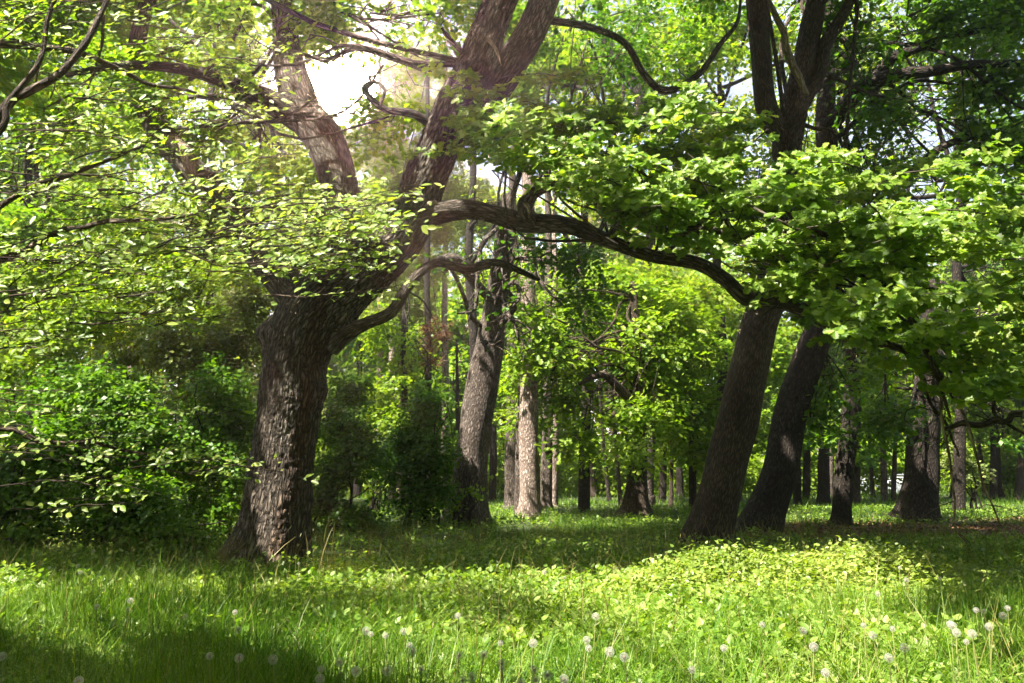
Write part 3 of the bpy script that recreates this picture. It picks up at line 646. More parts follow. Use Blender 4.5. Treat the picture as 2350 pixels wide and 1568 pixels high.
# the sunlit bough of lobed leaves on the right, carried by the long arching limb
mbl, mbt = MB(), MB(); r = np.random.default_rng(12)
zone = [(1480, 400, 9.4, 120, 60, 5), (1060, 300, 9.8, 50, 30, 3),
 (1130, 300, 9.2, 90, 60, 5), (1250, 330, 9, 110, 55, 9), (1400, 380, 8.8, 130, 90, 14), (1560, 400, 8.6, 130, 90, 14), (1700, 460, 8.5, 140, 100, 15), (1640, 300, 9.4, 100, 50, 7),
 (1500, 500, 8.7, 110, 60, 9), (1850, 540, 8.3, 150, 110, 15), (2000, 500, 8.3, 130, 90, 12), (2020, 640, 8.2, 150, 90, 13), (2200, 620, 7.9, 150, 120, 15), (2300, 760, 7.7, 130, 110, 9), (2150, 760, 8.1, 140, 70, 6), (1800, 620, 8.8, 100, 40, 3), (1390, 520, 8.9, 70, 30, 4), (2330, 500, 8, 120, 90, 7), (1250, 240, 9.8, 90, 50, 4), (1230, 470, 9.4, 70, 30, 3), (1350, 300, 9, 80, 40, 5), (2250, 850, 7.9, 80, 60, 4), (2330, 900, 7.9, 50, 50, 2), (1950, 700, 8.6, 110, 40, 2), (1090, 290, 9.2, 60, 40, 4), (2100, 420, 8.6, 110, 60, 6), (1600, 610, 9, 70, 30, 2), (1830, 420, 9, 90, 50, 5)]
for (a, b, Y, ra, rb, w) in zone:
    for q in range(int(w*.8)):
        e = at(a+r.normal()*ra*.6, b+r.normal()*rb*.85-10, Y+r.normal()*.55)
        if a < 1650:
            qx = 1175+F*e[0]/e[1]; top = 300+max(0, qx-1130)*.40; qy = 1086-F*(e[2]-CAMZ)/e[1]
            if qy > top: e[2] += (qy-top)/F*e[1]
        d = nrm(np.array([r.normal()*1.0, -.6+r.normal()*.6, r.normal()*.12]))
        leafy(mbl, mbt, e-d*.5, d, .75+.5*r.random(), T_OAK, .108, int(r.integers(1e6)), lev1=.12, l2=.32, l3=.12, per=6, r0=.009, sag=.12, nrmj=.55)
# connecting sub-limbs
for i in range(34):
    z_ = zone[r.integers(len(zone))]; s = OAKB[6][r.integers(1, 10)] if r.random() < .6 else OAKB[4][r.integers(5, 14)]
    a_ = at(*s[:3]); b_ = at(z_[0]+r.normal()*40, z_[1]+r.normal()*30, z_[2])
    if np.linalg.norm(a_-b_) < 2.6: twigs(mbt, a_, [b_], .022, i, seg=6, curve=.5, n=12)
mbt.build('twig', M['oak_bark_plain'], root, bark=True); mbl.build('leafy_bough', M['oak_leaf_near'], root)

# dead twigs hanging at the right
for lab, pl in (('long bare dead twig hanging almost to the ground below the right hand bough', [(2165, 880, 8.9, 4.5), (2160, 940, 8.8, 4), (2170, 1000, 8.8, 3.5), (2185, 1080, 8.8, 3), (2190, 1150, 8.8, 2.8), (2187, 1200, 8.8, 2.5), (2200, 1225, 8.8, 2.2), (2222, 1248, 8.8, 1.5)]),
                ('bare dead twig slanting down to the right near the photo edge', [(2190, 905, 8.6, 3.5), (2225, 985, 8.6, 3.4), (2245, 1060, 8.6, 3), (2258, 1110, 8.6, 2.8), (2275, 1160, 8.6, 2.4), (2295, 1205, 8.6, 2.1), (2312, 1238, 8.6, 1.5)])):
    m = MB(); p_, r_ = pxl(pl); tube(m, p_, r_, seg=6, n=40, seed=2, wig=.01)
    for k in range(9):
        i = r.integers(1, len(p_)-1); d = np.array([r.normal()*.16, r.normal()*.1, -.12+r.normal()*.06]); tube(m, [p_[i], p_[i]+d*.6+np.array([0, 0, .03]), p_[i]+d*1.4], [.007, .004, .002], seg=4, n=6, lump=0)
    m.build('dead_twig', M['dead_wood'], root, bark=True)
m = MB()
for (a, b, c, d) in [((2170, 985, 8.9, 5), (2230, 975, 8.9, 7), (2300, 960, 8.9, 7), (2350, 955, 8.9, 8)), ((2080, 810, 9, 6), (2130, 900, 9, 5), (2180, 1000, 9, 3), (2200, 1050, 9, 2)), ((2200, 830, 8.7, 6), (2260, 900, 8.7, 5), (2300, 960, 8.7, 4), (2380, 1000, 8.7, 3)), ((2110, 780, 9, 8), (2200, 860, 9, 7), (2290, 880, 9, 6), (2400, 900, 9, 5))]:
    tube(m, *pxl([a, b, c, d]), seg=6, n=24, wig=.03, seed=int(a[0]))
for k in range(26):
    s_ = at(r.uniform(2080, 2340), r.uniform(800, 960), 8.9); tube(m, [s_, s_+np.array([r.normal()*.15, 0, -.15]), s_+np.array([r.normal()*.3, r.normal()*.2, -.3-.3*r.random()])], [.008, .005, .002], seg=4, n=8, lump=0, wig=.02)
m.build('dead_branch', M['oak_bark_plain'], root, bark=True)

# --- near tree at the left edge whose sprays reach in front
root = empty('wild_plum_tree', (-5.6, 4.6, 0), 'slender tree outside the left edge reaching leafy sprays of small oval leaves into the foreground', 'tree')
m = MB(); tube(m, [(-5.6, 4.6, -.1), (-5.5, 4.6, 1.2), (-5.3, 4.7, 2.4), (-5.1, 4.9, 3.6), (-5.0, 5.0, 5.2), (-4.9, 5, 7)], [.13, .11, .1, .085, .06, .03], seg=14, n=40, seed=3, flare=.3); m.build('trunk', M['ash_bark'], root, bark=True)
PL = [ [(-420, 760, 5.4, 22), (0, 600, 5.4, 9), (110, 540, 5.4, 8), (200, 517, 5.4, 6), (300, 512, 5.4, 4)],
       [(-300, 640, 5.2, 20), (0, 270, 5.2, 12), (60, 215, 5.2, 10), (150, 150, 5.2, 9), (215, 70, 5.3, 8), (260, -20, 5.4, 6)],
       [(-300, 520, 5.2, 16), (-20, 330, 5.0, 9), (20, 240, 5.0, 8), (80, 150, 5.1, 7), (100, 90, 5.2, 6), (130, 0, 5.2, 5)],
       [(-300, 700, 5.6, 18), (0, 470, 5.6, 7), (90, 430, 5.6, 6), (210, 380, 5.8, 5), (330, 330, 5.8, 3)],
       [(-300, 1000, 5.6, 12), (0, 990, 5.6, 7), (120, 1010, 5.6, 5), (220, 1020, 5.7, 4), (330, 1050, 5.7, 3)],
       [(200, 517, 5.4, 5), (350, 500, 5.4, 4), (500, 480, 5.5, 4), (650, 480, 5.6, 3), (780, 500, 5.6, 2)],
       [(-200, 120, 5.6, 12), (60, 100, 5.8, 9), (200, 130, 5.8, 7), (330, 190, 6, 5), (450, 210, 6, 3)] ]
for i, b in enumerate(PL):
    mm = MB(); bp, br = pxl(b); tube(mm, bp, br, seg=9, n=40, seed=i, wig=.015); mm.build('branch', M['ash_bark'], root, bark=True)
mbl, mbt = MB(), MB(); r = np.random.default_rng(5)
zoneL = [(80, 60, 5.6, 120, 60, 9), (280, 60, 6, 120, 60, 7), (120, 330, 5.4, 120, 80, 9), (60, 480, 5.2, 80, 60, 6), (300, 400, 5.5, 120, 70, 8), (470, 330, 6, 90, 60, 4), (500, 480, 5.5, 130, 50, 13), (680, 510, 5.4, 110, 50, 14), (820, 500, 5.4, 80, 35, 8), (620, 560, 5.4, 120, 40, 10), (450, 560, 5.6, 120, 50, 8), (200, 560, 5.6, 140, 50, 8), (800, 590, 5.5, 60, 22, 4), (130, 680, 5.2, 110, 45, 7), (300, 660, 5.3, 90, 35, 6), (60, 800, 5, 60, 35, 2), (370, 700, 5.4, 50, 20, 2), (250, 200, 5.8, 110, 60, 6), (540, 190, 6.2, 100, 60, 4), (100, 590, 5.3, 70, 30, 3)]
for (a, b, Y, ra, rb, w) in zoneL:
    for q in range(int(w*1.6)):
        e = at(a+r.normal()*ra*.7, b+r.normal()*rb*1.0, Y+r.normal()*.4)
        d = nrm(np.array([1.0+r.normal()*.35, -.15+r.normal()*.5, .12+r.normal()*.12]))
        leafy(mbl, mbt, e-d*.35, d, .5+.45*r.random(), T_ELL, .062, int(r.integers(1e6)), lev1=.07, l2=.22, l3=.13, alt=True, r0=.006, sag=.04, up=.1, nrmj=.5)
for (a, b, Y, ra, rb, w) in [(60, 1010, 5.5, 90, 30, 5), (250, 1010, 5.6, 110, 35, 6), (420, 1060, 5.6, 90, 30, 4), (520, 1080, 5.5, 50, 18, 2), (60, 900, 5.5, 80, 60, 4), (200, 1130, 5.6, 100, 40, 4), (330, 960, 6, 90, 40, 3)]:
    for q in range(int(w)):
        e = at(a+r.normal()*ra*.6, b+r.normal()*rb*.6, Y+r.normal()*.3); d = nrm(np.array([1.0, r.normal()*.5, .02+r.normal()*.1]))
        leafy(mbl, mbt, e-d*.35, d, .5+.4*r.random(), T_ELL, .06, int(r.integers(1e6)), lev1=.1, l2=.2, l3=.11, alt=True, r0=.005, sag=.04, up=.1)
# unseen crown above and behind, shaped to cast the shade at bottom left
crown(mbl, [((-5.5, 2.6, 6.5), (2.6, 1.8, 1.2)), ((-7.5, 3.5, 7), (2.4, 2, 1.4)), ((-3.8, 2.2, 7.2), (1.8, 1.3, .8)), ((-6, 6, 8), (2.6, 2, 1.2)), ((-5.6, .9, 6.0), (2.4, 1.4, 1)), ((-7, 8, 6), (1.6, 1.6, 1.4)), ((-3.2, 1.4, 6.9), (2.6, 1.7, .8)), ((-1.6, .4, 7.3), (2.2, 1.6, .8)), ((-4.6, 3.6, 7.2), (1.8, 1.4, .8))], T_DIAW, .12, seed=8, cover=2.6, spr_r=.3)
mbt.build('twig', M['ash_bark'], root, bark=True); mbl.build('foliage', M['plum_leaf'], root)

# --- unseen oak added behind the viewer to shade the meadow
bk = [((2, -5, 9.5), (5, 3.5, 2)), ((7, -2, 9), (4.5, 3.5, 2)), ((-2, -3, 10), (4, 3.2, 1.6)), ((9, 3, 9.2), (3.6, 3.2, 1.6)), ((3.5, 1.5, 10), (4, 2.8, 1.4)), ((-9, -2, 9), (4, 3.5, 2)), ((12, 8, 9.5), (3.6, 3.6, 1.8)), ((0, 2.5, 11), (4, 2.4, 1.2)), ((5.5, 5.5, 10.4), (3, 2.4, 1.2)), ((-12, 3.5, 8.5), (3.5, 3.5, 2))]
tree('oak_tree', 'unseen wide crowned oak added behind the viewer to shade the meadow', [(4, -5, 0, .5), (4.1, -5, 2.5, .42), (4, -4.8, 5, .36), (3.9, -4.6, 8, .22)], 'oak_bark_plain', bk, 'oak_leaf', T=T_DIAW, leaf=.2, seed=31, cover=3.0, spr_r=.5, gate=-.6, seg=14, r0=.12)
# --- 2 second oak, centre
b = [B(1100, 610, 17.5, 110, 60), B(1180, 700, 17.5, 120, 70), B(1240, 590, 17, 90, 60), B(1050, 720, 18, 60, 60), B(1160, 540, 17, 90, 50), B(1290, 700, 17.5, 70, 40), B(1190, 780, 18.5, 60, 40), B(1010, 600, 18, 70, 50), B(1330, 600, 17, 70, 50), B(1120, 800, 18.6, 60, 35)]
tree('oak_tree', 'thick leaning oak with grey plated bark standing right of the big oak', [(1064, 1215, 19.8, 50), (1068, 1190, 19.8, 45), (1076, 1100, 19.8, 40), (1089, 1000, 19.8, 37), (1104, 900, 19.8, 37), (1116, 830, 19.8, 35), (1129, 760, 19.8, 32), (1140, 690, 19.7, 28), (1152, 590, 19.5, 23), (1166, 450, 19.4, 17)], 'pale_bark', b+[((-2, 18, 12.3), (4, 3, 1.5)), ((2, 19.5, 12.6), (3, 2.5, 1.4))], 'deep_leaf', T=T_OAK2, leaf=.14, seed=2, cover=2.4, seg=36, flare=.5, r0=.08,  # trailing crown blobs added high up to shade the ground
     branches=[[(1150, 700, 19.5, 12), (1100, 660, 19.3, 12), (1050, 600, 18.6, 15), (1000, 600, 18, 10)]])
# --- 3 leaning tree A
bA = [B(1980, 120, 15.5, 130, 90), B(2050, 260, 15.5, 130, 80), B(1890, 30, 15, 110, 60), B(2000, -120, 15, 250, 120), B(1960, 420, 15, 90, 70), B(1930, 560, 14.5, 80, 50), B(1830, 430, 13.4, 60, 45), ((2.5, 13.6, 12), (3.5, 3, 1.3)), ((7, 13, 12.6), (3, 3, 1.3)), ((6, 17.5, 14), (4, 3, 1.4))]  # closing blobs are added above the view to shade the ground
tree('ash_tree', 'tall leaning tree with forked upper stems, nearer of the leaning pair on the right', [(1618, 1266, 13.8, 62), (1626, 1230, 13.8, 54), (1642, 1170, 13.8, 48), (1665, 1080, 13.8, 46), (1690, 980, 13.8, 45), (1715, 860, 13.8, 43), (1743, 750, 13.8, 42), (1765, 680, 13.8, 41), (1790, 590, 13.9, 37), (1804, 480, 14, 34), (1806, 380, 14, 33), (1808, 310, 14, 36), (1825, 235, 14, 33), (1845, 150, 14, 28), (1862, 60, 14, 26), (1880, -60, 14, 22), (1890, -250, 14, 12)], 'ash_bark', bA, 'deep_leaf', T=T_DIAW, leaf=.13, seed=7, cover=1.7, seg=40, flare=.35, r0=.05,
     branches=[[(1812, 330, 14, 24), (1775, 285, 13.9, 26), (1752, 210, 13.9, 26), (1743, 100, 14, 26), (1735, 0, 14, 25), (1728, -150, 14, 18)], [(1835, 235, 14, 14), (1872, 180, 13.9, 17), (1895, 110, 13.9, 16), (1925, 50, 13.8, 14), (1970, -40, 13.8, 10)],
               ([(1762, 0, 13.6, 7), (1790, 60, 13.5, 8), (1808, 110, 13.5, 9), (1828, 170, 13.5, 9), (1850, 220, 13.6, 6)], 'dead_wood')])
# --- 4 leaning tree B
bB = [B(2150, 60, 16, 160, 80), B(2280, 170, 16, 120, 90), B(2150, 230, 17, 130, 80), B(2250, 330, 16.5, 150, 80), B(2100, 400, 17, 120, 80), B(2300, 470, 16, 130, 90), B(2330, 20, 16, 150, 90), B(2200, -120, 16, 300, 120), B(2180, 520, 17, 110, 60), B(1990, 330, 17, 80, 60), B(2450, 300, 16, 150, 200), B(1900, 870, 17, 90, 50), B(1860, 960, 16.6, 60, 35), B(2030, 960, 17.5, 90, 50)]
tree('ash_tree', 'darker crooked leaning tree, farther of the leaning pair on the right', [(1730, 1240, 16.7, 54), (1742, 1210, 16.7, 48), (1765, 1150, 16.7, 40), (1795, 1060, 16.7, 37), (1812, 960, 16.7, 37), (1838, 870, 16.7, 37), (1868, 790, 16.7, 35), (1892, 730, 16.8, 31), (1905, 640, 17, 27), (1905, 500, 17, 24), (1900, 380, 17, 24), (1895, 280, 17, 24), (1900, 150, 17, 18), (1910, 0, 17, 14)], 'dark_bark', bB, 'shrub_leaf', T=T_DIAW, leaf=.14, seed=9, cover=2.3, seg=36, flare=.35, r0=.06,
     branches=[[(1890, 300, 17, 22), (1935, 250, 16.6, 22), (1980, 200, 16.3, 20), (2040, 175, 16, 17), (2130, 165, 15.7, 13), (2230, 150, 15.5, 11), (2380, 145, 15.3, 8)], [(1935, 250, 16.6, 15), (2010, 170, 16.4, 15), (2080, 120, 16, 13), (2160, 90, 16, 10), (2300, 60, 16, 7)], [(1900, 500, 17, 12), (1990, 430, 16.6, 11), (2080, 400, 16.6, 10), (2180, 330, 16.6, 9), (2350, 300, 16.6, 6)], [(1905, 560, 17, 12), (2050, 530, 17, 11), (2200, 500, 17, 9), (2400, 440, 17, 6)]])
# --- 5, 6 C and D
tree('oak_tree', 'thin dark tree with leafy sprouts between the leaning pair and the thick right hand trunk', [(1925, 1212, 19.4, 26), (1930, 1180, 19.4, 21), (1938, 1080, 19.4, 20), (1950, 980, 19.4, 20), (1955, 900, 19.4, 18), (1956, 800, 19.4, 16), (1960, 650, 19.4, 12)], 'dark_bark', [B(1960, 900, 19, 70, 40), B(2010, 820, 19.5, 90, 60), B(1900, 1000, 18.8, 50, 25), B(1990, 1010, 19.6, 60, 30), B(1960, 700, 19, 100, 60)], 'shrub_leaf', T=T_DIAW, leaf=.13, seed=13, seg=18, cover=1.7, r0=.03)
tree('oak_tree', 'stout dark trunk with spreading root flare at the right behind the hanging twigs', [(2108, 1196, 21.7, 44), (2110, 1170, 21.7, 40), (2115, 1100, 21.7, 36), (2120, 1000, 21.7, 33), (2128, 900, 21.7, 32), (2136, 820, 21.7, 30), (2146, 650, 21.7, 24)], 'dark_bark', [B(2130, 860, 21.2, 120, 70), B(2260, 850, 21.5, 110, 70), B(2040, 880, 21.5, 80, 50), B(2300, 720, 21, 130, 90), B(2150, 700, 21, 130, 80), B(2080, 970, 20.8, 70, 35), B(2300, 980, 22, 70, 30)], 'deep_leaf', T=T_DIAW, leaf=.15, seed=14, seg=30, flare=.45, cover=1.7, r0=.07)
# --- middle: pines and the mid oak
def pine(name, label, px, py, Y, w, lean=0, bark='pine_bark', top=-100, group=None, blobs=None, seed=0, seg=20, rust=False):
    n = 9; L = []
    for i in range(n):
        t = i/(n-1); L.append((px+lean*t+2*math.sin(i*2+seed), py+4+(top-py)*t, Y, w*(1-.55*t)))
    L.insert(1, (px, py-12, Y, w*.93)); L[0] = (px, py+4, Y, w*1.05)
    return tree(name, label, L, bark, blobs, 'rust_needle' if rust else 'needle', T=T_NEEDLE, leaf=.34, seed=seed, seg=seg, flare=.45, cover=2.2, per=14, spr_r=.6, r0=.04, gate=-.6, ground=False)
pine('pine_tree', 'broad pinkish pine trunk caught in full sun in the middle clearing', 1216, 1182, 23.8, 25, -5, seed=1, top=300)
pine('pine_tree', 'grey trunk leaning against the left side of the sunlit pine', 1196, 1182, 24.6, 16, 12, bark='pale_bark', seed=2, top=300)
pine('pine_tree', 'straight grey pine trunk, leftmost of the middle clearing group', 1174, 1160, 28.5, 16, 4, bark='pale_bark', seed=3, top=300)
pine('pine_tree', 'upright grey brown pine trunk just right of the sunlit pine', 1254, 1160, 28, 14, 6, bark='pale_bark', seed=4, top=300)
pine('pine_tree', 'slim pinkish pine trunk, rightmost of the middle clearing group', 1271, 1160, 28.8, 10, 3, bark='pine_bark', seed=5, top=300)
mapB = [B(1300, 850, 24, 150, 80), B(1240, 760, 24, 80, 60), B(1400, 760, 24, 140, 80), B(1500, 830, 24, 110, 80), B(1380, 950, 23, 110, 50), B(1490, 960, 23.4, 90, 60), B(1330, 1020, 23, 70, 40), B(1440, 1040, 22.6, 90, 35), B(1220, 880, 23.4, 60, 60), B(1550, 720, 24, 100, 70), B(1400, 660, 25, 130, 60), B(1200, 960, 25, 50, 45), B(1290, 930, 24.5, 60, 50), B(1190, 830, 25, 60, 60), B(1180, 720, 25.5, 60, 60), B(1300, 660, 26, 110, 60), B(1520, 880, 26, 90, 60), B(1480, 640, 26, 110, 60), B(1160, 900, 26.5, 40, 60), B(1215, 820, 22.4, 60, 50), B(1200, 730, 22.5, 80, 60), B(1270, 790, 22.3, 60, 50), B(1180, 640, 22.6, 80, 50), B(1240, 880, 22.6, 40, 30)]
tree('oak_tree', 'spreading yellow green oak with flared dark trunk in the middle of the clearing', [(1456, 1188, 24, 36), (1458, 1165, 24, 28), (1462, 1100, 24, 22), (1466, 1000, 24, 19), (1468, 900, 24, 16), (1464, 800, 24, 13), (1450, 650, 24, 10)], 'ash_bark', mapB, 'maple_leaf', T=T_OAK2, leaf=.17, seed=21, seg=26, flare=.7, cover=2.5, r0=.045, ends=8, spr_r=.5,
     branches=[[(1466, 940, 24, 10), (1420, 890, 23, 10), (1380, 860, 22.8, 8), (1330, 880, 22.6, 5)], [(1464, 1000, 24, 7), (1440, 930, 23, 6), (1400, 960, 22.6, 4)]])
pine('pine_tree', 'grey pine trunk leaning behind the flared oak in the clearing', 1484, 1140, 30, 17, 16, bark='pale_bark', seed=6, top=200)
# maples to the right of it
tree('maple_tree', 'fresh green maple with bright layered leaves behind the leaning pair', [(1590, 1140, 28, 9), (1588, 1000, 28, 8), (1580, 800, 28, 6)], 'dark_bark', [B(1590, 820, 26, 90, 80), B(1640, 930, 26.5, 60, 60), B(1560, 960, 27, 60, 50), B(1610, 1040, 27, 60, 40), B(1620, 700, 27, 100, 60), B(1780, 820, 27, 70, 80), B(1740, 1000, 28, 50, 40)], 'maple_leaf', T=T_MAPLE, leaf=.17, seed=23, cover=2.0, seg=10, r0=.035)
tree('maple_tree', 'young maple with thin stem right of the leaning pair in the background', [(1830, 1150, 32, 10), (1829, 1060, 32, 9), (1832, 900, 32, 7)], 'dark_bark', [B(1830, 1000, 30, 70, 50), B(1850, 880, 30, 80, 60), B(1960, 1050, 31, 60, 25), B(1990, 760, 30, 120, 70)], 'shrub_leaf', T=T_MAPLE, leaf=.2, seed=24, cover=1.8, seg=8, r0=.03)

mb = MB(); crown(mb, [B(1215, 830, 22.4, 55, 45), B(1200, 740, 22.5, 80, 60), B(1270, 790, 22.3, 60, 50), B(1180, 640, 22.6, 80, 50), B(1225, 885, 22.6, 40, 22)], T_OAK2, .17, seed=91, cover=1.9, spr_r=.45, exempt=True)
mo = [o for o in bpy.data.objects if o.get('label', '').startswith('spreading yellow green oak')][0]
mb.build('foliage', M['maple_leaf'], mo)
# --- upper middle distance trees: pale green crowns with visible limbs
U = [('lime_tree', 'light green broad tree filling the upper middle behind the forked limb', 1340, 27, [(1340, 150, 180, 120), (1480, 60, 170, 100), (1300, 20, 150, 90), (1500, 230, 140, 90), (1350, 320, 130, 80), (1230, 200, 90, 90), (1620, 120, 110, 90), (1400, -120, 200, 60), (1400, 430, 150, 70)], 'maple_leaf', T_DIAW),
     ('lime_tree', 'light green tree behind the tall forked stems at upper right', 1650, 29, [(1650, 300, 120, 100), (1580, 420, 150, 90), (1700, 470, 120, 90), (1640, 60, 120, 120), (1850, 300, 150, 130), (1950, 120, 160, 130), (1800, 520, 150, 90), (1700, -100, 250, 120)], 'far_leaf', T_DIAW),
     ('elm_tree', 'dense dark green tree in the upper right corner behind the long limbs', 2200, 25, [(2150, 480, 180, 90), (2000, 560, 140, 90), (2250, 600, 170, 110), (2100, 250, 150, 100), (2280, 300, 150, 120), (2250, 80, 180, 120), (2050, 80, 130, 100), (2200, -140, 300, 140), (2000, 680, 150, 90), (2250, 760, 160, 90)], 'deep_leaf', T_DIAW),
     ('lime_tree', 'tall green tree closing the sky behind the crooked leaning tree', 1960, 31, [(1950, 60, 160, 120), (1880, 200, 130, 110), (2030, 220, 140, 110), (1930, 380, 130, 100), (2100, 100, 130, 110), (1850, 520, 130, 100), (1780, 640, 120, 80), (1780, 90, 110, 110), (2080, 380, 130, 90), (1830, 700, 90, 60)], 'far_leaf', T_DIAW),
     ('lime_tree', 'green tree seen high between the main limb of the big oak and the clearing', 1080, 33, [(1150, 80, 130, 110), (1080, 250, 110, 90), (1180, 330, 120, 90), (1010, 60, 80, 80), (1120, 460, 120, 80), (1260, 100, 110, 110)], 'far_leaf', T_DIAW),
     ('elm_tree', 'pale green tree behind the sprays at the far left edge', -60, 30, [(0, 60, 180, 120), (130, 260, 170, 110), (0, 400, 170, 110), (300, 60, 140, 110), (330, 260, 120, 90), (200, 430, 140, 90), (-40, 600, 160, 110), (160, 600, 130, 80)], 'far_leaf', T_DIAW),
     ('elm_tree', 'shady green tree behind the big oak at far upper left', 60, 24, [(60, 150, 170, 120), (200, 60, 150, 100), (80, 350, 170, 90), (250, 300, 140, 100), (380, 150, 150, 100), (60, 520, 150, 80), (250, 480, 130, 80), (100, -120, 300, 120), (420, 380, 120, 90)], 'oak_leaf', T_DIAW),
     ('elm_tree', 'leafy tree glimpsed between the two upper limbs left of the big oak', 480, 26, [(520, 120, 150, 100), (600, 300, 120, 90), (480, 500, 130, 70), (560, 40, 150, 90), (620, 430, 80, 70), (640, 590, 90, 70), (500, -120, 200, 60), (730, 400, 70, 60), (830, 440, 60, 50), (660, 330, 50, 40)], 'far_leaf', T_DIAW)]
for k, (nm, lab, px, Y, bl, lm, T) in enumerate(U):
    tree(nm, lab, [(px, 1086+1827*1.25/Y, Y, 14), (px+3, 1000, Y, 12), (px+8, 800, Y, 11), (px-5, 600, Y, 10), (px+6, 400, Y, 8), (px, 150, Y, 5)], 'dark_bark', [B(a, b, Y+rng.normal()*1.2, c, d) for a, b, c, d in bl], lm, T=T, leaf=.19, seed=40+k, cover=1.9, seg=12, r0=.09, spr_r=.55, gate=-.25, ends=10,
         branches=([[(1380, -20, 26, 12), (1385, 80, 26, 13), (1430, 160, 26, 14), (1468, 215, 26, 15), (1465, 260, 26, 12), (1420, 300, 26, 10)]] if k == 0 else ()))
# pines with beige green needles behind the big oak
PB = [(900, 1168, 36, 9, 'pale tall pine trunk standing behind the gap right of the big oak'), (918, 1165, 38, 8, 'whitish thin pine trunk, right of two pale trunks behind the big oak'), (870, 1170, 37, 8, 'grey pine trunk half hidden by bushes right of the big oak'), (980, 1165, 35, 10, 'dark pine with rusty drooping needles between the two oaks')]
for k, (px, py, Y, w, lab) in enumerate(PB):
    if k == 3: bl = [B(985, 800, 34, 24, 50), B(1005, 750, 34, 18, 25)]
    else: bl = [B(px+rng.normal()*50, 700-90*i+rng.normal()*20, Y, 70, 50) for i in range(7)]
    pine('pine_tree', lab, px, py, Y, w, 3, bark='dark_bark' if k == 3 else 'pine_bark', seed=50+k, seg=10, blobs=bl, top=100, rust=(k == 3))
for k, (px, Y, lab) in enumerate([(920, 40, 'soft needled pale green pine crown seen behind the bright gap in the oak'), (1020, 42, 'beige green pine crown behind the main leaning limb of the big oak'), (300, 38, 'feathery greyish pine behind the shrubs at left')]):
    pine('pine_tree', lab, px, 1142, Y, 9, 4, seed=60+k, seg=8, blobs=[B(px+rng.normal()*(35+12*(7-i)), 640-70*i+rng.normal()*20, Y, 95-5*i, 55) for i in range(8 if k < 2 else 4)], top=60)

# young broadleaf trees filling the space behind the clearing
for k, (px, Y, lab, bl) in enumerate([
  (930, 33, 'bright young tree filling the gap between the dark bushes and the second oak', [(900, 880, 70, 60), (960, 800, 70, 60), (860, 960, 60, 50), (1010, 900, 50, 60), (880, 760, 70, 60), (1040, 1010, 40, 60), (960, 980, 50, 50)]),
  (1130, 36, 'bright young tree directly behind the second oak and pale pines', [(1130, 960, 70, 70), (1150, 840, 80, 70), (1240, 1000, 60, 50), (1230, 900, 80, 70), (1150, 1060, 50, 40), (1200, 700, 110, 80), (1080, 820, 60, 70)]),
  (1520, 36, 'bright young tree behind the flared oak at right of the clearing', [(1500, 1000, 80, 50), (1580, 900, 90, 70), (1620, 1010, 70, 50), (1500, 850, 100, 80), (1660, 840, 80, 80), (1560, 720, 120, 80), (1700, 700, 90, 80)]),
  (1850, 38, 'broad bright tree seen between the leaning pair and the thin dark tree', [(1860, 960, 80, 60), (1960, 900, 90, 70), (1850, 820, 100, 70), (2020, 820, 90, 70), (1950, 720, 120, 80), (2060, 930, 60, 40), (1800, 1040, 50, 40)]),
  (2280, 40, 'broad bright tree behind the hanging twigs at the right edge', [(2250, 950, 90, 60), (2340, 880, 90, 80), (2200, 850, 90, 70), (2300, 760, 120, 80), (2180, 980, 50, 40), (2400, 980, 80, 60)])]):
    tree('young_tree', lab, [(px, 1086+1827*1.25/Y, Y, 9), (px+2, 1000, Y, 8), (px-4, 800, Y, 6), (px, 650, Y, 3)], 'dark_bark', [B(a, b, Y+rng.normal()*.8, c, d) for a, b, c, d in bl], 'maple_leaf', T=T_DIAW, leaf=.22, seed=150+k, cover=1.9, seg=8, r0=.05, spr_r=.55, gate=-.3, ends=5)
    for a, b, c, d in bl[::2]: target(a, b, Y-1.5, 1.5)

# small distant trunks
small = [(1890, 1157, 34, 15, 'dark short trunk beside the thin tree at right'), (1905, 1128, 44, 6, 'slim pale stem just right of the short dark trunk'), (1965, 1135, 42, 5, 'thin stem left of the white wall gap'), (2003, 1132, 42, 5, 'thin straight stem in front of the white wall'), (2030, 1140, 38, 8, 'grey stem right of the white wall gap'), (2050, 1142, 38, 6, 'thin curving sapling stem near the thick right trunk'), (2185, 1140, 42, 6, 'pale thin trunk behind the hanging twigs'), (2240, 1128, 48, 7, 'slim brown trunk in the sunny clearing at right'), (2262, 1132, 44, 6, 'greyish slim trunk in the sunny clearing at right'), (2288, 1132, 42, 12, 'forked brown trunk at the right edge of the clearing'), (2310, 1130, 46, 6, 'thin dark trunk near the right photo edge'), (2340, 1136, 40, 10, 'brown trunk touching the right photo edge'),
         (818, 1160, 42, 11, 'short dark trunk seen under the bush beside the big oak'), (1340, 1130, 46, 5, 'thin trunk in the shade right of the middle pines'), (1362, 1135, 42, 7, 'brown trunk between the middle pines and the flared oak'), (1398, 1145, 34, 5, 'leaning sapling left of the flared oak'), (1424, 1150, 30, 5, 'thin curved sapling against the flared oak'), (1540, 1150, 30, 5, 'thin upright sapling right of the flared oak'), (1560, 1135, 42, 8, 'dim trunk in the dark hollow right of the flared oak'), (1694, 1145, 36, 8, 'brown trunk showing between the leaning pair'), (1060, 1150, 36, 7, 'dim trunk behind the second oak')]
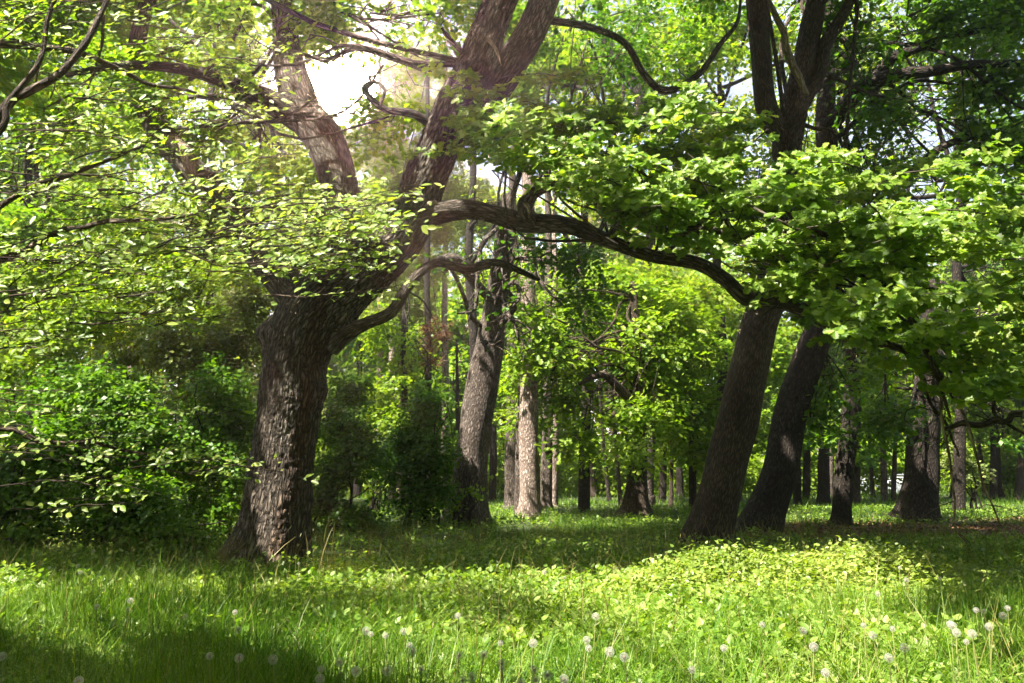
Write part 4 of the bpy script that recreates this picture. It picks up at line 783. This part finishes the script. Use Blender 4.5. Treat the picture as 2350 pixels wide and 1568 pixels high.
for k, (px, py, Y, w, lab) in enumerate(small):
    cy = 930+rng.random()*40
    bl = [B(px+rng.normal()*20, cy-90*i, Y, 60, 55) for i in range(3)]
    ln = rng.normal()*14
    tree('slender_tree', lab, [(px, py+3, Y, w*1.2), (px+ln*.1, py-14, Y, w), (px+ln*.5, 1050, Y, w*.85), (px+ln, 950, Y, w*.7), (px+ln*1.2, 780, Y, w*.4)], ['dark_bark', 'pale_bark', 'ash_bark'][k % 3], bl, 'far_leaf' if k % 2 else 'shrub_leaf', T=T_DIAW, leaf=.24, seed=80+k, cover=1.2, seg=8, flare=.25, r0=.04, ends=3, spr_r=.5, group='slender trunks in the distance')

# --- shrubs
def shrub(lab, px, py, Y, blobs, leafm='shrub_leaf', leaf=.07, T=T_DIAW, seed=0, cover=2.6, stems=9, name='shrub', **kw):
    x, y, _ = gnd(px, py) if py > 1100 else at(px, py, Y); y = Y
    x = (px-1175)/F*Y
    root = empty(name, (x, y, 0), lab, 'shrub')
    m = MB(); r = np.random.default_rng(seed)
    bs = [B(*q) if len(q) == 5 else q for q in blobs]
    for i in range(stems):
        c, rad = bs[i % len(bs)]; e = np.asarray(c)+r.normal(size=3)*np.asarray(rad)*.4; s = np.array([x+r.normal()*.2, y+r.normal()*.2, -.05]); 
        tube(m, [s, s*.5+e*.5+np.array([(s-e)[0]*.25, 0, .1]), e], [.03, .022, .008], seg=5, n=12, wig=.05, seed=i)
    m.build('stem', M['dark_bark'], root, bark=True)
    l = MB(); crown(l, bs, T, leaf, seed=seed, cover=cover, spr_r=.2, per=20, flat=.6, **kw); l.build('foliage', M[leafm], root)
SH = [('tall hazel shrub with sunlit yellow green top at left', 260, 13.2, [(270, 930, 13.2, 130, 90), (180, 900, 13.2, 110, 80), (330, 1010, 13, 110, 80), (200, 1060, 13, 120, 80), (250, 1150, 12.8, 130, 70)], 'shrub_leaf'),
      ('dark green shrub immediately left of the big oak bole', 500, 14, [(500, 920, 14, 90, 100), (450, 1030, 14, 110, 90), (520, 1080, 13.6, 80, 80), (470, 1170, 13.4, 110, 60), (560, 980, 14.2, 60, 90)], 'shrub_leaf'),
      ('olive tinged shrub rising behind the hazel near the big oak', 430, 16, [(430, 800, 16, 110, 70), (540, 790, 16.5, 90, 70), (330, 800, 16.5, 110, 60), (480, 880, 16, 120, 60), (560, 700, 17, 70, 60)], 'olive_leaf'),
      ('deep shaded shrub at the bottom left corner of the thicket', 60, 12, [(40, 1060, 12, 120, 90), (-80, 1000, 12.2, 130, 120), (90, 1150, 11.8, 110, 70), (-60, 1150, 11.8, 130, 80), (120, 1000, 12.4, 70, 60), (60, 1235, 11.4, 110, 35), (170, 1230, 11.5, 90, 30), (-90, 1240, 11.4, 110, 40)], 'shrub_leaf'),
      ('low shaded shrub in front of the thicket between hazel and oak', 350, 12.2, [(350, 1150, 12.2, 100, 70), (250, 1200, 12, 90, 40), (430, 1200, 12.4, 80, 40), (520, 1195, 12.4, 50, 35), (300, 1235, 11.8, 90, 30), (480, 1235, 12, 70, 25), (400, 1225, 11.9, 90, 30)], 'shrub_leaf'),
      ('pale airy shrub high at the far left of the thicket', 100, 18, [(100, 780, 18, 120, 80), (0, 850, 18, 120, 90), (180, 720, 18.5, 100, 70), (40, 680, 19, 120, 80), (-60, 740, 18.5, 100, 120), (100, 620, 19, 110, 50)], 'far_leaf'),
      ('tall light green shrub behind the olive one at left', 330, 20, [(330, 680, 20, 110, 70), (420, 640, 20, 90, 60), (250, 620, 20.5, 100, 60), (480, 720, 20, 80, 60), (360, 560, 21, 110, 50), (240, 740, 20, 90, 60), (560, 610, 20.5, 70, 60)], 'far_leaf'),
      ('dark rounded bush directly right of the big oak bole', 780, 16.5, [(780, 980, 16.5, 80, 80), (820, 1040, 16.3, 70, 80), (760, 1090, 16.2, 60, 70), (800, 900, 17, 60, 50), (850, 1130, 16.4, 50, 50), (740, 1150, 16.2, 50, 45), (790, 1185, 16, 70, 30), (840, 1180, 16.2, 50, 28)], 'deep_leaf'),
      ('dark upright bush with several stems left of the second oak', 965, 18.6, [(960, 1000, 18.6, 70, 70), (990, 930, 18.8, 55, 50), (940, 1070, 18.4, 75, 60), (1000, 1060, 18.4, 60, 60), (960, 1130, 18.3, 65, 40), (910, 1030, 18.8, 40, 60), (950, 1172, 18.2, 70, 24), (1000, 1130, 18.2, 40, 30)], 'deep_leaf'),
      ('small green shrub catching light between the two dark bushes', 875, 24, [(870, 1080, 24, 45, 60), (890, 990, 24.5, 50, 60), (850, 1000, 25, 40, 60), (900, 900, 26, 50, 50)], 'far_leaf'),
      ('tiny ash sapling growing at the foot of the second oak', 1050, 19, [(1040, 1140, 18.8, 22, 20), (1075, 1125, 18.8, 25, 12), (1045, 1170, 18.8, 18, 15)], 'maple_leaf'),
      ('pale feathery young pine bush in the sunny clearing at right', 2200, 27, [(2200, 1060, 27, 40, 40), (2170, 1090, 27, 35, 30), (2230, 1080, 27, 35, 35), (2200, 1020, 27, 25, 25)], 'needle')]
for k, (lab, px, Y, bl, lm) in enumerate(SH):
    shrub(lab, px, 1200, Y, bl, lm, leaf=.075 if Y < 15 else (.09 if Y < 20 else .12), seed=100+k, cover=2.4 if k < 9 else 1.5, name='pine_bush' if lm == 'needle' else 'shrub', ground=False)

# far-off wood closing the view
mb = MB(); r = np.random.default_rng(77); bl = []
for i in range(46):
    x = -44+i*2.0+r.normal(); y = 54+abs(x)*.05+r.random()*10
    H = 15+9*r.random()
    for z in np.arange(2.0+1.5*r.random(), H, 4.4): bl.append(((x+r.normal()*1.3, y+r.normal(), z), (3.1, 2.4, 2.6)))
crown(mb, bl, T_DIAW, .42, seed=4, cover=2.6, spr_r=.9, per=16, ground=False, exempt=True, gate=-.5)
shade_ring = []  # unseen belt of wood added behind and beside the viewer to block skylight
for i in range(30):
    a = math.radians(188+i*5.6); q = 17+3*r.random(); x, y = q*1.25*math.cos(a), 6+q*1.1*math.sin(a)
    for z in (2.2, 6, 10, 14): shade_ring.append(((x+r.normal(), y+r.normal(), z+r.normal()*.6), (3, 2.6, 2.6)))
for sx in (-1, 1):
    for y in np.arange(10, 48, 4.5):
        for z in (2.2, 6.5, 11): shade_ring.append((((24+y*.35)*sx+r.normal(), y, z), (3, 3, 2.8)))
crown(mb, shade_ring, T_DIAW, .5, seed=14, cover=1.3, spr_r=.9, per=16, ground=False, exempt=True, gate=-.5)
tag(mb.build('distant_wood', M['maple_leaf']), 'sunlit mass of distant wood closing the view behind all trees, with an unseen belt added to block skylight', 'wood', kind='stuff')
# undergrowth hedge line at 40 m
mb = MB(); bl = []
for i in range(44):
    x = -30+i*1.4+r.normal()*.4
    if 20.5 < x < 25: continue
    bl.append(((x, 42+r.random()*8, .7+.7*r.random()), (1.8, 1.2, 1.6+1.2*r.random())))
crown(mb, bl, T_DIAW, .22, seed=6, cover=1.6, spr_r=.4, per=16, ground=False, exempt=True)
tag(mb.build('distant_undergrowth', M['far_leaf']), 'low undergrowth along the far side of the clearing', 'undergrowth', kind='stuff')

# white wall glimpsed through the trunks
import bmesh
def box_obj(name, x0, x1, y0, y1, z0, z1, mat, parent, bev=.02):
    bm = bmesh.new(); bmesh.ops.create_cube(bm, size=1)
    for v in bm.verts: v.co = ((x0+x1)/2+v.co.x*(x1-x0), (y0+y1)/2+v.co.y*(y1-y0), (z0+z1)/2+v.co.z*(z1-z0))
    if bev: bmesh.ops.bevel(bm, geom=bm.edges[:], offset=bev, segments=2, affect='EDGES')
    me = bpy.data.meshes.new(name); bm.to_mesh(me); bm.free(); me.materials.append(mat)
    o = bpy.data.objects.new(name, me); COL.objects.link(o); o.parent = parent; return o
c = at(2000, 1100, 50)
root = empty('garden_wall', (c[0], c[1], 0), 'long low white wall glimpsed between distant trunks at right', 'wall')
box_obj('wall', -2.6, 2.6, 0, .3, -.1, 1.12, M['white_wall'], root); box_obj('coping', -2.65, 2.65, -.04, .34, 1.123, 1.2, M['roof_grey'], root, .02)
box_obj('plinth', -2.63, 2.63, -.06, -.003, -.1, .62, M['roof_grey'], root, .01)

# ------------------------------------------------------------------ dandelion clocks
def clock_mesh():
    m = MB(); n = 80; i = np.arange(n)+.5; ph = np.arccos(1-2*i/n); th = math.pi*(1+5**.5)*i
    D = np.stack([np.cos(th)*np.sin(ph), np.sin(th)*np.sin(ph), np.cos(ph)], 1)
    rr = np.random.default_rng(1)
    # stalks
    T = (np.array([(-.02, 0, 0), (.02, 0, 0), (0, .9, 0)]), [[0, 1, 2]])
    m.inst(T, D*.1, frames(rr.normal(size=D.shape), D), 1.0)
    # parachutes : little stars of hairs
    V = []; Fc = []
    for k in range(6):
        a = k*math.pi/3; V += [(0, 0, 0), (math.cos(a-.09)*.3, math.sin(a-.09)*.3, .16), (math.cos(a+.09)*.3, math.sin(a+.09)*.3, .16)]; Fc.append([3*k, 3*k+1, 3*k+2])
    m.inst((np.array(V), Fc), D*.88, frames(D, rr.normal(size=D.shape)), 1.0)
    return m
def ball(mb, c, r, seg=8):
    tube(mb, [np.array(c)-[0, 0, r], np.array(c)-[0, 0, r*.6], c, np.array(c)+[0, 0, r*.6], np.array(c)+[0, 0, r]], [r*.15, r*.8, r, r*.8, r*.15], seg=seg, n=9, lump=0)
proto = empty('dandelion', (0, 0, 0), 'x', 'dandelion')
R0 = .0175
m = MB(); tube(m, [(0, 0, 0), (.006, 0, .12), (.002, .004, .25), (0, 0, .36)], [.0032, .003, .0026, .0024], seg=6, n=12, lump=0); st = m.build('stem', M['stem_green'], proto)
hm = MB(); k_ = clock_mesh(); hm.V = [v*R0+np.array([0, 0, .36]) for v in k_.V]; hm.L = k_.L; hm.S = k_.S; hm.n = k_.n; hm.B = [v for v in hm.V]
hd = hm.build('seed_head', M['fluff'], proto, smooth=False)
m = MB(); ball(m, (0, 0, .36), .0075); cr = m.build('core', M['seed_core'], proto); cr.parent = hd
C4 = [(343, 1555), (1380, 1016), (1545, 1510), (1458, 1505), (1440, 1550), (953, 899), (1010, 880), (1042, 842), (365, 1050), (350, 1030), (458, 1223), (590, 1230), (587, 1192), (1083, 1248), (832, 1270), (1309, 1442), (1013, 1430), (1080, 1328), (1115, 1443), (421, 963), (40, 1445)]
C5 = [(92, 1330), (147, 1333), (217, 1356), (35, 1466), (257, 1504), (335, 1500), (499, 1442), (584, 1443), (306, 1432), (526, 1265), (734, 1389), (711, 1482), (778, 1488), (846, 1384), (900, 1498), (875, 1524), (978, 1528), (913, 1560), (1078, 1407), (1234, 1413), (1324, 1440), (1019, 1560), (512, 1560), (623, 1550), (1072, 1366), (330, 1327), (1150, 1265), (1030, 1088), (925, 1060), (285, 1390)]
C6 = [(1183, 1081), (1350, 1233), (1386, 1240), (1414, 1256), (1270, 1297), (823, 1308), (953, 1325), (916, 1350), (548, 1402), (602, 1333), (320, 1296), (892, 1161), (989, 1089), (699, 943), (766, 988), (988, 1040), (320, 1002), (1000, 1390), (1215, 1300), (650, 1507), (145, 1390), (950, 1460), (1496, 1224), (1398, 1310), (1340, 1340), (1055, 1001), (1387, 956), (1320, 1383), (15, 1508), (1243, 1343)]
heads = [(a*.5, 783+b*.5, 'L') for a, b in C4]+[(783+a*.5, 783+b*.5, 'C') for a, b in C5]+[(1567+a*.5, 783+b*.5, 'R') for a, b in C6]
LAB = {('L', 0): ('round white dandelion clock in the shaded grass at the left behind the bright band', 'dandelion clocks left, far'), ('L', 1): ('round white dandelion clock on a thin stalk in the front left grass', 'dandelion clocks left, near'),
       ('C', 0): ('greyish dandelion clock in the bright weeds of the middle foreground', 'dandelion clocks middle, far'), ('C', 1): ('fluffy white dandelion clock in the front row of grass, bottom middle', 'dandelion clocks middle, near'),
       ('R', 0): ('white dandelion clock standing over the leafy mound at right', 'dandelion clocks right, far'), ('R', 1): ('white dandelion clock in the sunny grass at lower right', 'dandelion clocks right, near')}
for i, (px, py, w) in enumerate(heads):
    hh = .44 if py > 1400 else .42
    p = gnd(px, py, hh)
    if i == 0: o, st_, hd_ = proto, st, hd
    else:
        o = proto.copy(); COL.objects.link(o)
        st_, hd_, cr_2 = st.copy(), hd.copy(), cr.copy()
        for q in (st_, hd_, cr_2): COL.objects.link(q)
        st_.parent = o; hd_.parent = o; cr_2.parent = hd_
    s = (.66+.42*rng.random())*(1.1 if py > 1400 else 1.0)
    o.location = (p[0], p[1], 0); o.rotation_euler = (rng.normal()*.08, rng.normal()*.08, rng.random()*6.28)
    st_.scale = (1, 1, hh/.36); hd_.scale = (s, s, s); hd_.location = (0, 0, hh-.36*s)
    lab, grp = LAB[(w, int(py > 1430))]; tag(o, lab, 'dandelion', grp)
# cow parsley at the left
root = empty('cow_parsley', (*gnd(70, 1265)[:2], 0), 'cow parsley with small white umbels in front of the thicket at left', 'wildflower')
m = MB(); u = MB(); base = np.array(root.location)
for q in range(7):
    e = base+np.array([rng.normal()*.35, rng.normal()*.15, .55+.25*rng.random()]); tube(m, [base+[rng.normal()*.1, 0, 0], (base+e)/2, e], [.006, .005, .003], seg=4, n=8, lump=0)
    for k in range(9):
        f = e+np.array([rng.normal()*.05, rng.normal()*.05, .03+rng.random()*.03]); tube(m, [e, f], [.002, .001], seg=3, n=3, lump=0, cap=False)
        n = 10; u.inst(T_DIAW, f+rng.normal(size=(n, 3))*.012, frames(np.array([0, 0, 1.])+rng.normal(size=(n, 3))*.3, rng.normal(size=(n, 3))), .012)
m.build('stem', M['stem_green'], root); u.build('flower_umbel', M['umbel'], root)
n = 60; l = MB(); l.inst(T_OVATE, base+np.stack([rng.normal(size=n)*.3, rng.normal(size=n)*.12, rng.random(n)*.5], 1), frames(np.array([0, 0, 1.])+rng.normal(size=(n, 3))*.4, rng.normal(size=(n, 3))), .07); l.build('leaf', M['weed'], root)

# ------------------------------------------------------------------ haze added to carry the glow
mh, nth, outh = newmat('added_haze')
pv = nth.nodes.new('ShaderNodeVolumePrincipled'); pv.inputs['Color'].default_value = (.97, .95, .9, 1); pv.inputs['Density'].default_value = .0013; pv.inputs['Anisotropy'].default_value = .78
nth.links.new(pv.outputs[0], outh.inputs['Volume'])
hz = box_obj('added_haze', -320, 320, -80, 420, -1.2, 36, mh, None, 0); tag(hz, 'thin haze added to spread a glow around the bright gap in the canopy', 'added_haze', kind='stuff')
# ------------------------------------------------------------------ world and sun
w = bpy.data.worlds.new('World'); sc.world = w; w.use_nodes = True; nt = w.node_tree; nt.nodes.clear()
el = math.asin(SUN[2]); 
sky = nt.nodes.new('ShaderNodeTexSky'); sky.sky_type = 'NISHITA'; sky.sun_disc = False; sky.sun_elevation = el
sky.sun_rotation = math.atan2(SUN[0], SUN[1]); sky.dust_density = 2.5; sky.air_density = 1.0
tc = nt.nodes.new('ShaderNodeTexCoord')
# thin cloud: whitens the sky here and there
nz = nt.nodes.new('ShaderNodeTexNoise'); nz.inputs['Scale'].default_value = 2.2; nz.inputs['Detail'].default_value = 5
nt.links.new(tc.outputs['Generated'], nz.inputs['Vector'])
cr_ = nt.nodes.new('ShaderNodeValToRGB'); cr_.color_ramp.elements[0].position = .45; cr_.color_ramp.elements[1].position = .75
nt.links.new(nz.outputs['Fac'], cr_.inputs[0])
mixc = nt.nodes.new('ShaderNodeMix'); mixc.data_type = 'RGBA'; nt.links.new(cr_.outputs[0], mixc.inputs[0]); nt.links.new(sky.outputs[0], mixc.inputs[6]); mixc.inputs[7].default_value = (6.6, 7.0, 8.2, 1)
gdir = at(778, 200, 30)-np.array([0, 0, CAMZ]); gdir /= np.linalg.norm(gdir)  # sun-like glow added to the sky behind the oak gap, apart from the sun
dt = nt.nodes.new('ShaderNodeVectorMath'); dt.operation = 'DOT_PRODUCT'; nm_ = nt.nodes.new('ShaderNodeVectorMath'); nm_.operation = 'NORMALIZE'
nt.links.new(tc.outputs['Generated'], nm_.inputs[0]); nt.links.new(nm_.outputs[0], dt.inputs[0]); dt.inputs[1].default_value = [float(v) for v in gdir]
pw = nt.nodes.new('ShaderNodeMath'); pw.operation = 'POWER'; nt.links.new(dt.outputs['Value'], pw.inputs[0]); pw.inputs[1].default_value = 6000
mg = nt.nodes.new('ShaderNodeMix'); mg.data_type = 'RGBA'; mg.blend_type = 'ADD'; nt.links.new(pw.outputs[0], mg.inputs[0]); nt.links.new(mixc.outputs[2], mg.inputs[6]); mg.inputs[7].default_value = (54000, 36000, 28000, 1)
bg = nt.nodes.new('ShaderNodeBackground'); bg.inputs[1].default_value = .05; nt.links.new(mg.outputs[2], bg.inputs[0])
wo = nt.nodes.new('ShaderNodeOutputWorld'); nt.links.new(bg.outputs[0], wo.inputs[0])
w.cycles.sampling_method = 'MANUAL'; w.cycles.sample_map_resolution = 1024
L = bpy.data.lights.new('sun', 'SUN'); L.energy = 5.0; L.angle = math.radians(.5); L.color = (1, .94, .82)
so = bpy.data.objects.new('sun', L); COL.objects.link(so); so.rotation_euler = Vector([float(v) for v in SUN]).to_track_quat('Z', 'Y').to_euler(); so.location = (-10, -10, 30)
# ------------------------------------------------------------------ camera and render settings
cam = bpy.data.cameras.new('camera'); cam.sensor_width = 36; cam.lens = 36*F/2350; cam.clip_end = 2000
co = bpy.data.objects.new('camera', cam); COL.objects.link(co); co.location = (0, 0, CAMZ); co.rotation_euler = (math.pi/2+PITCH, 0, 0); sc.camera = co
sc.view_settings.view_transform = 'Standard'; sc.view_settings.look = 'None'; sc.view_settings.exposure = 2.48; sc.view_settings.gamma = 1
sc.cycles.max_bounces = 6;  sc.cycles.diffuse_bounces = 2; sc.cycles.glossy_bounces = 2; sc.cycles.transmission_bounces = 4; sc.cycles.transparent_max_bounces = 4
sc.cycles.use_denoising = True; sc.cycles.sample_clamp_indirect = 6; sc.cycles.use_adaptive_sampling = True
print('verts', sum(len(m.vertices) for m in bpy.data.meshes), 'polys', sum(len(m.polygons) for m in bpy.data.meshes))
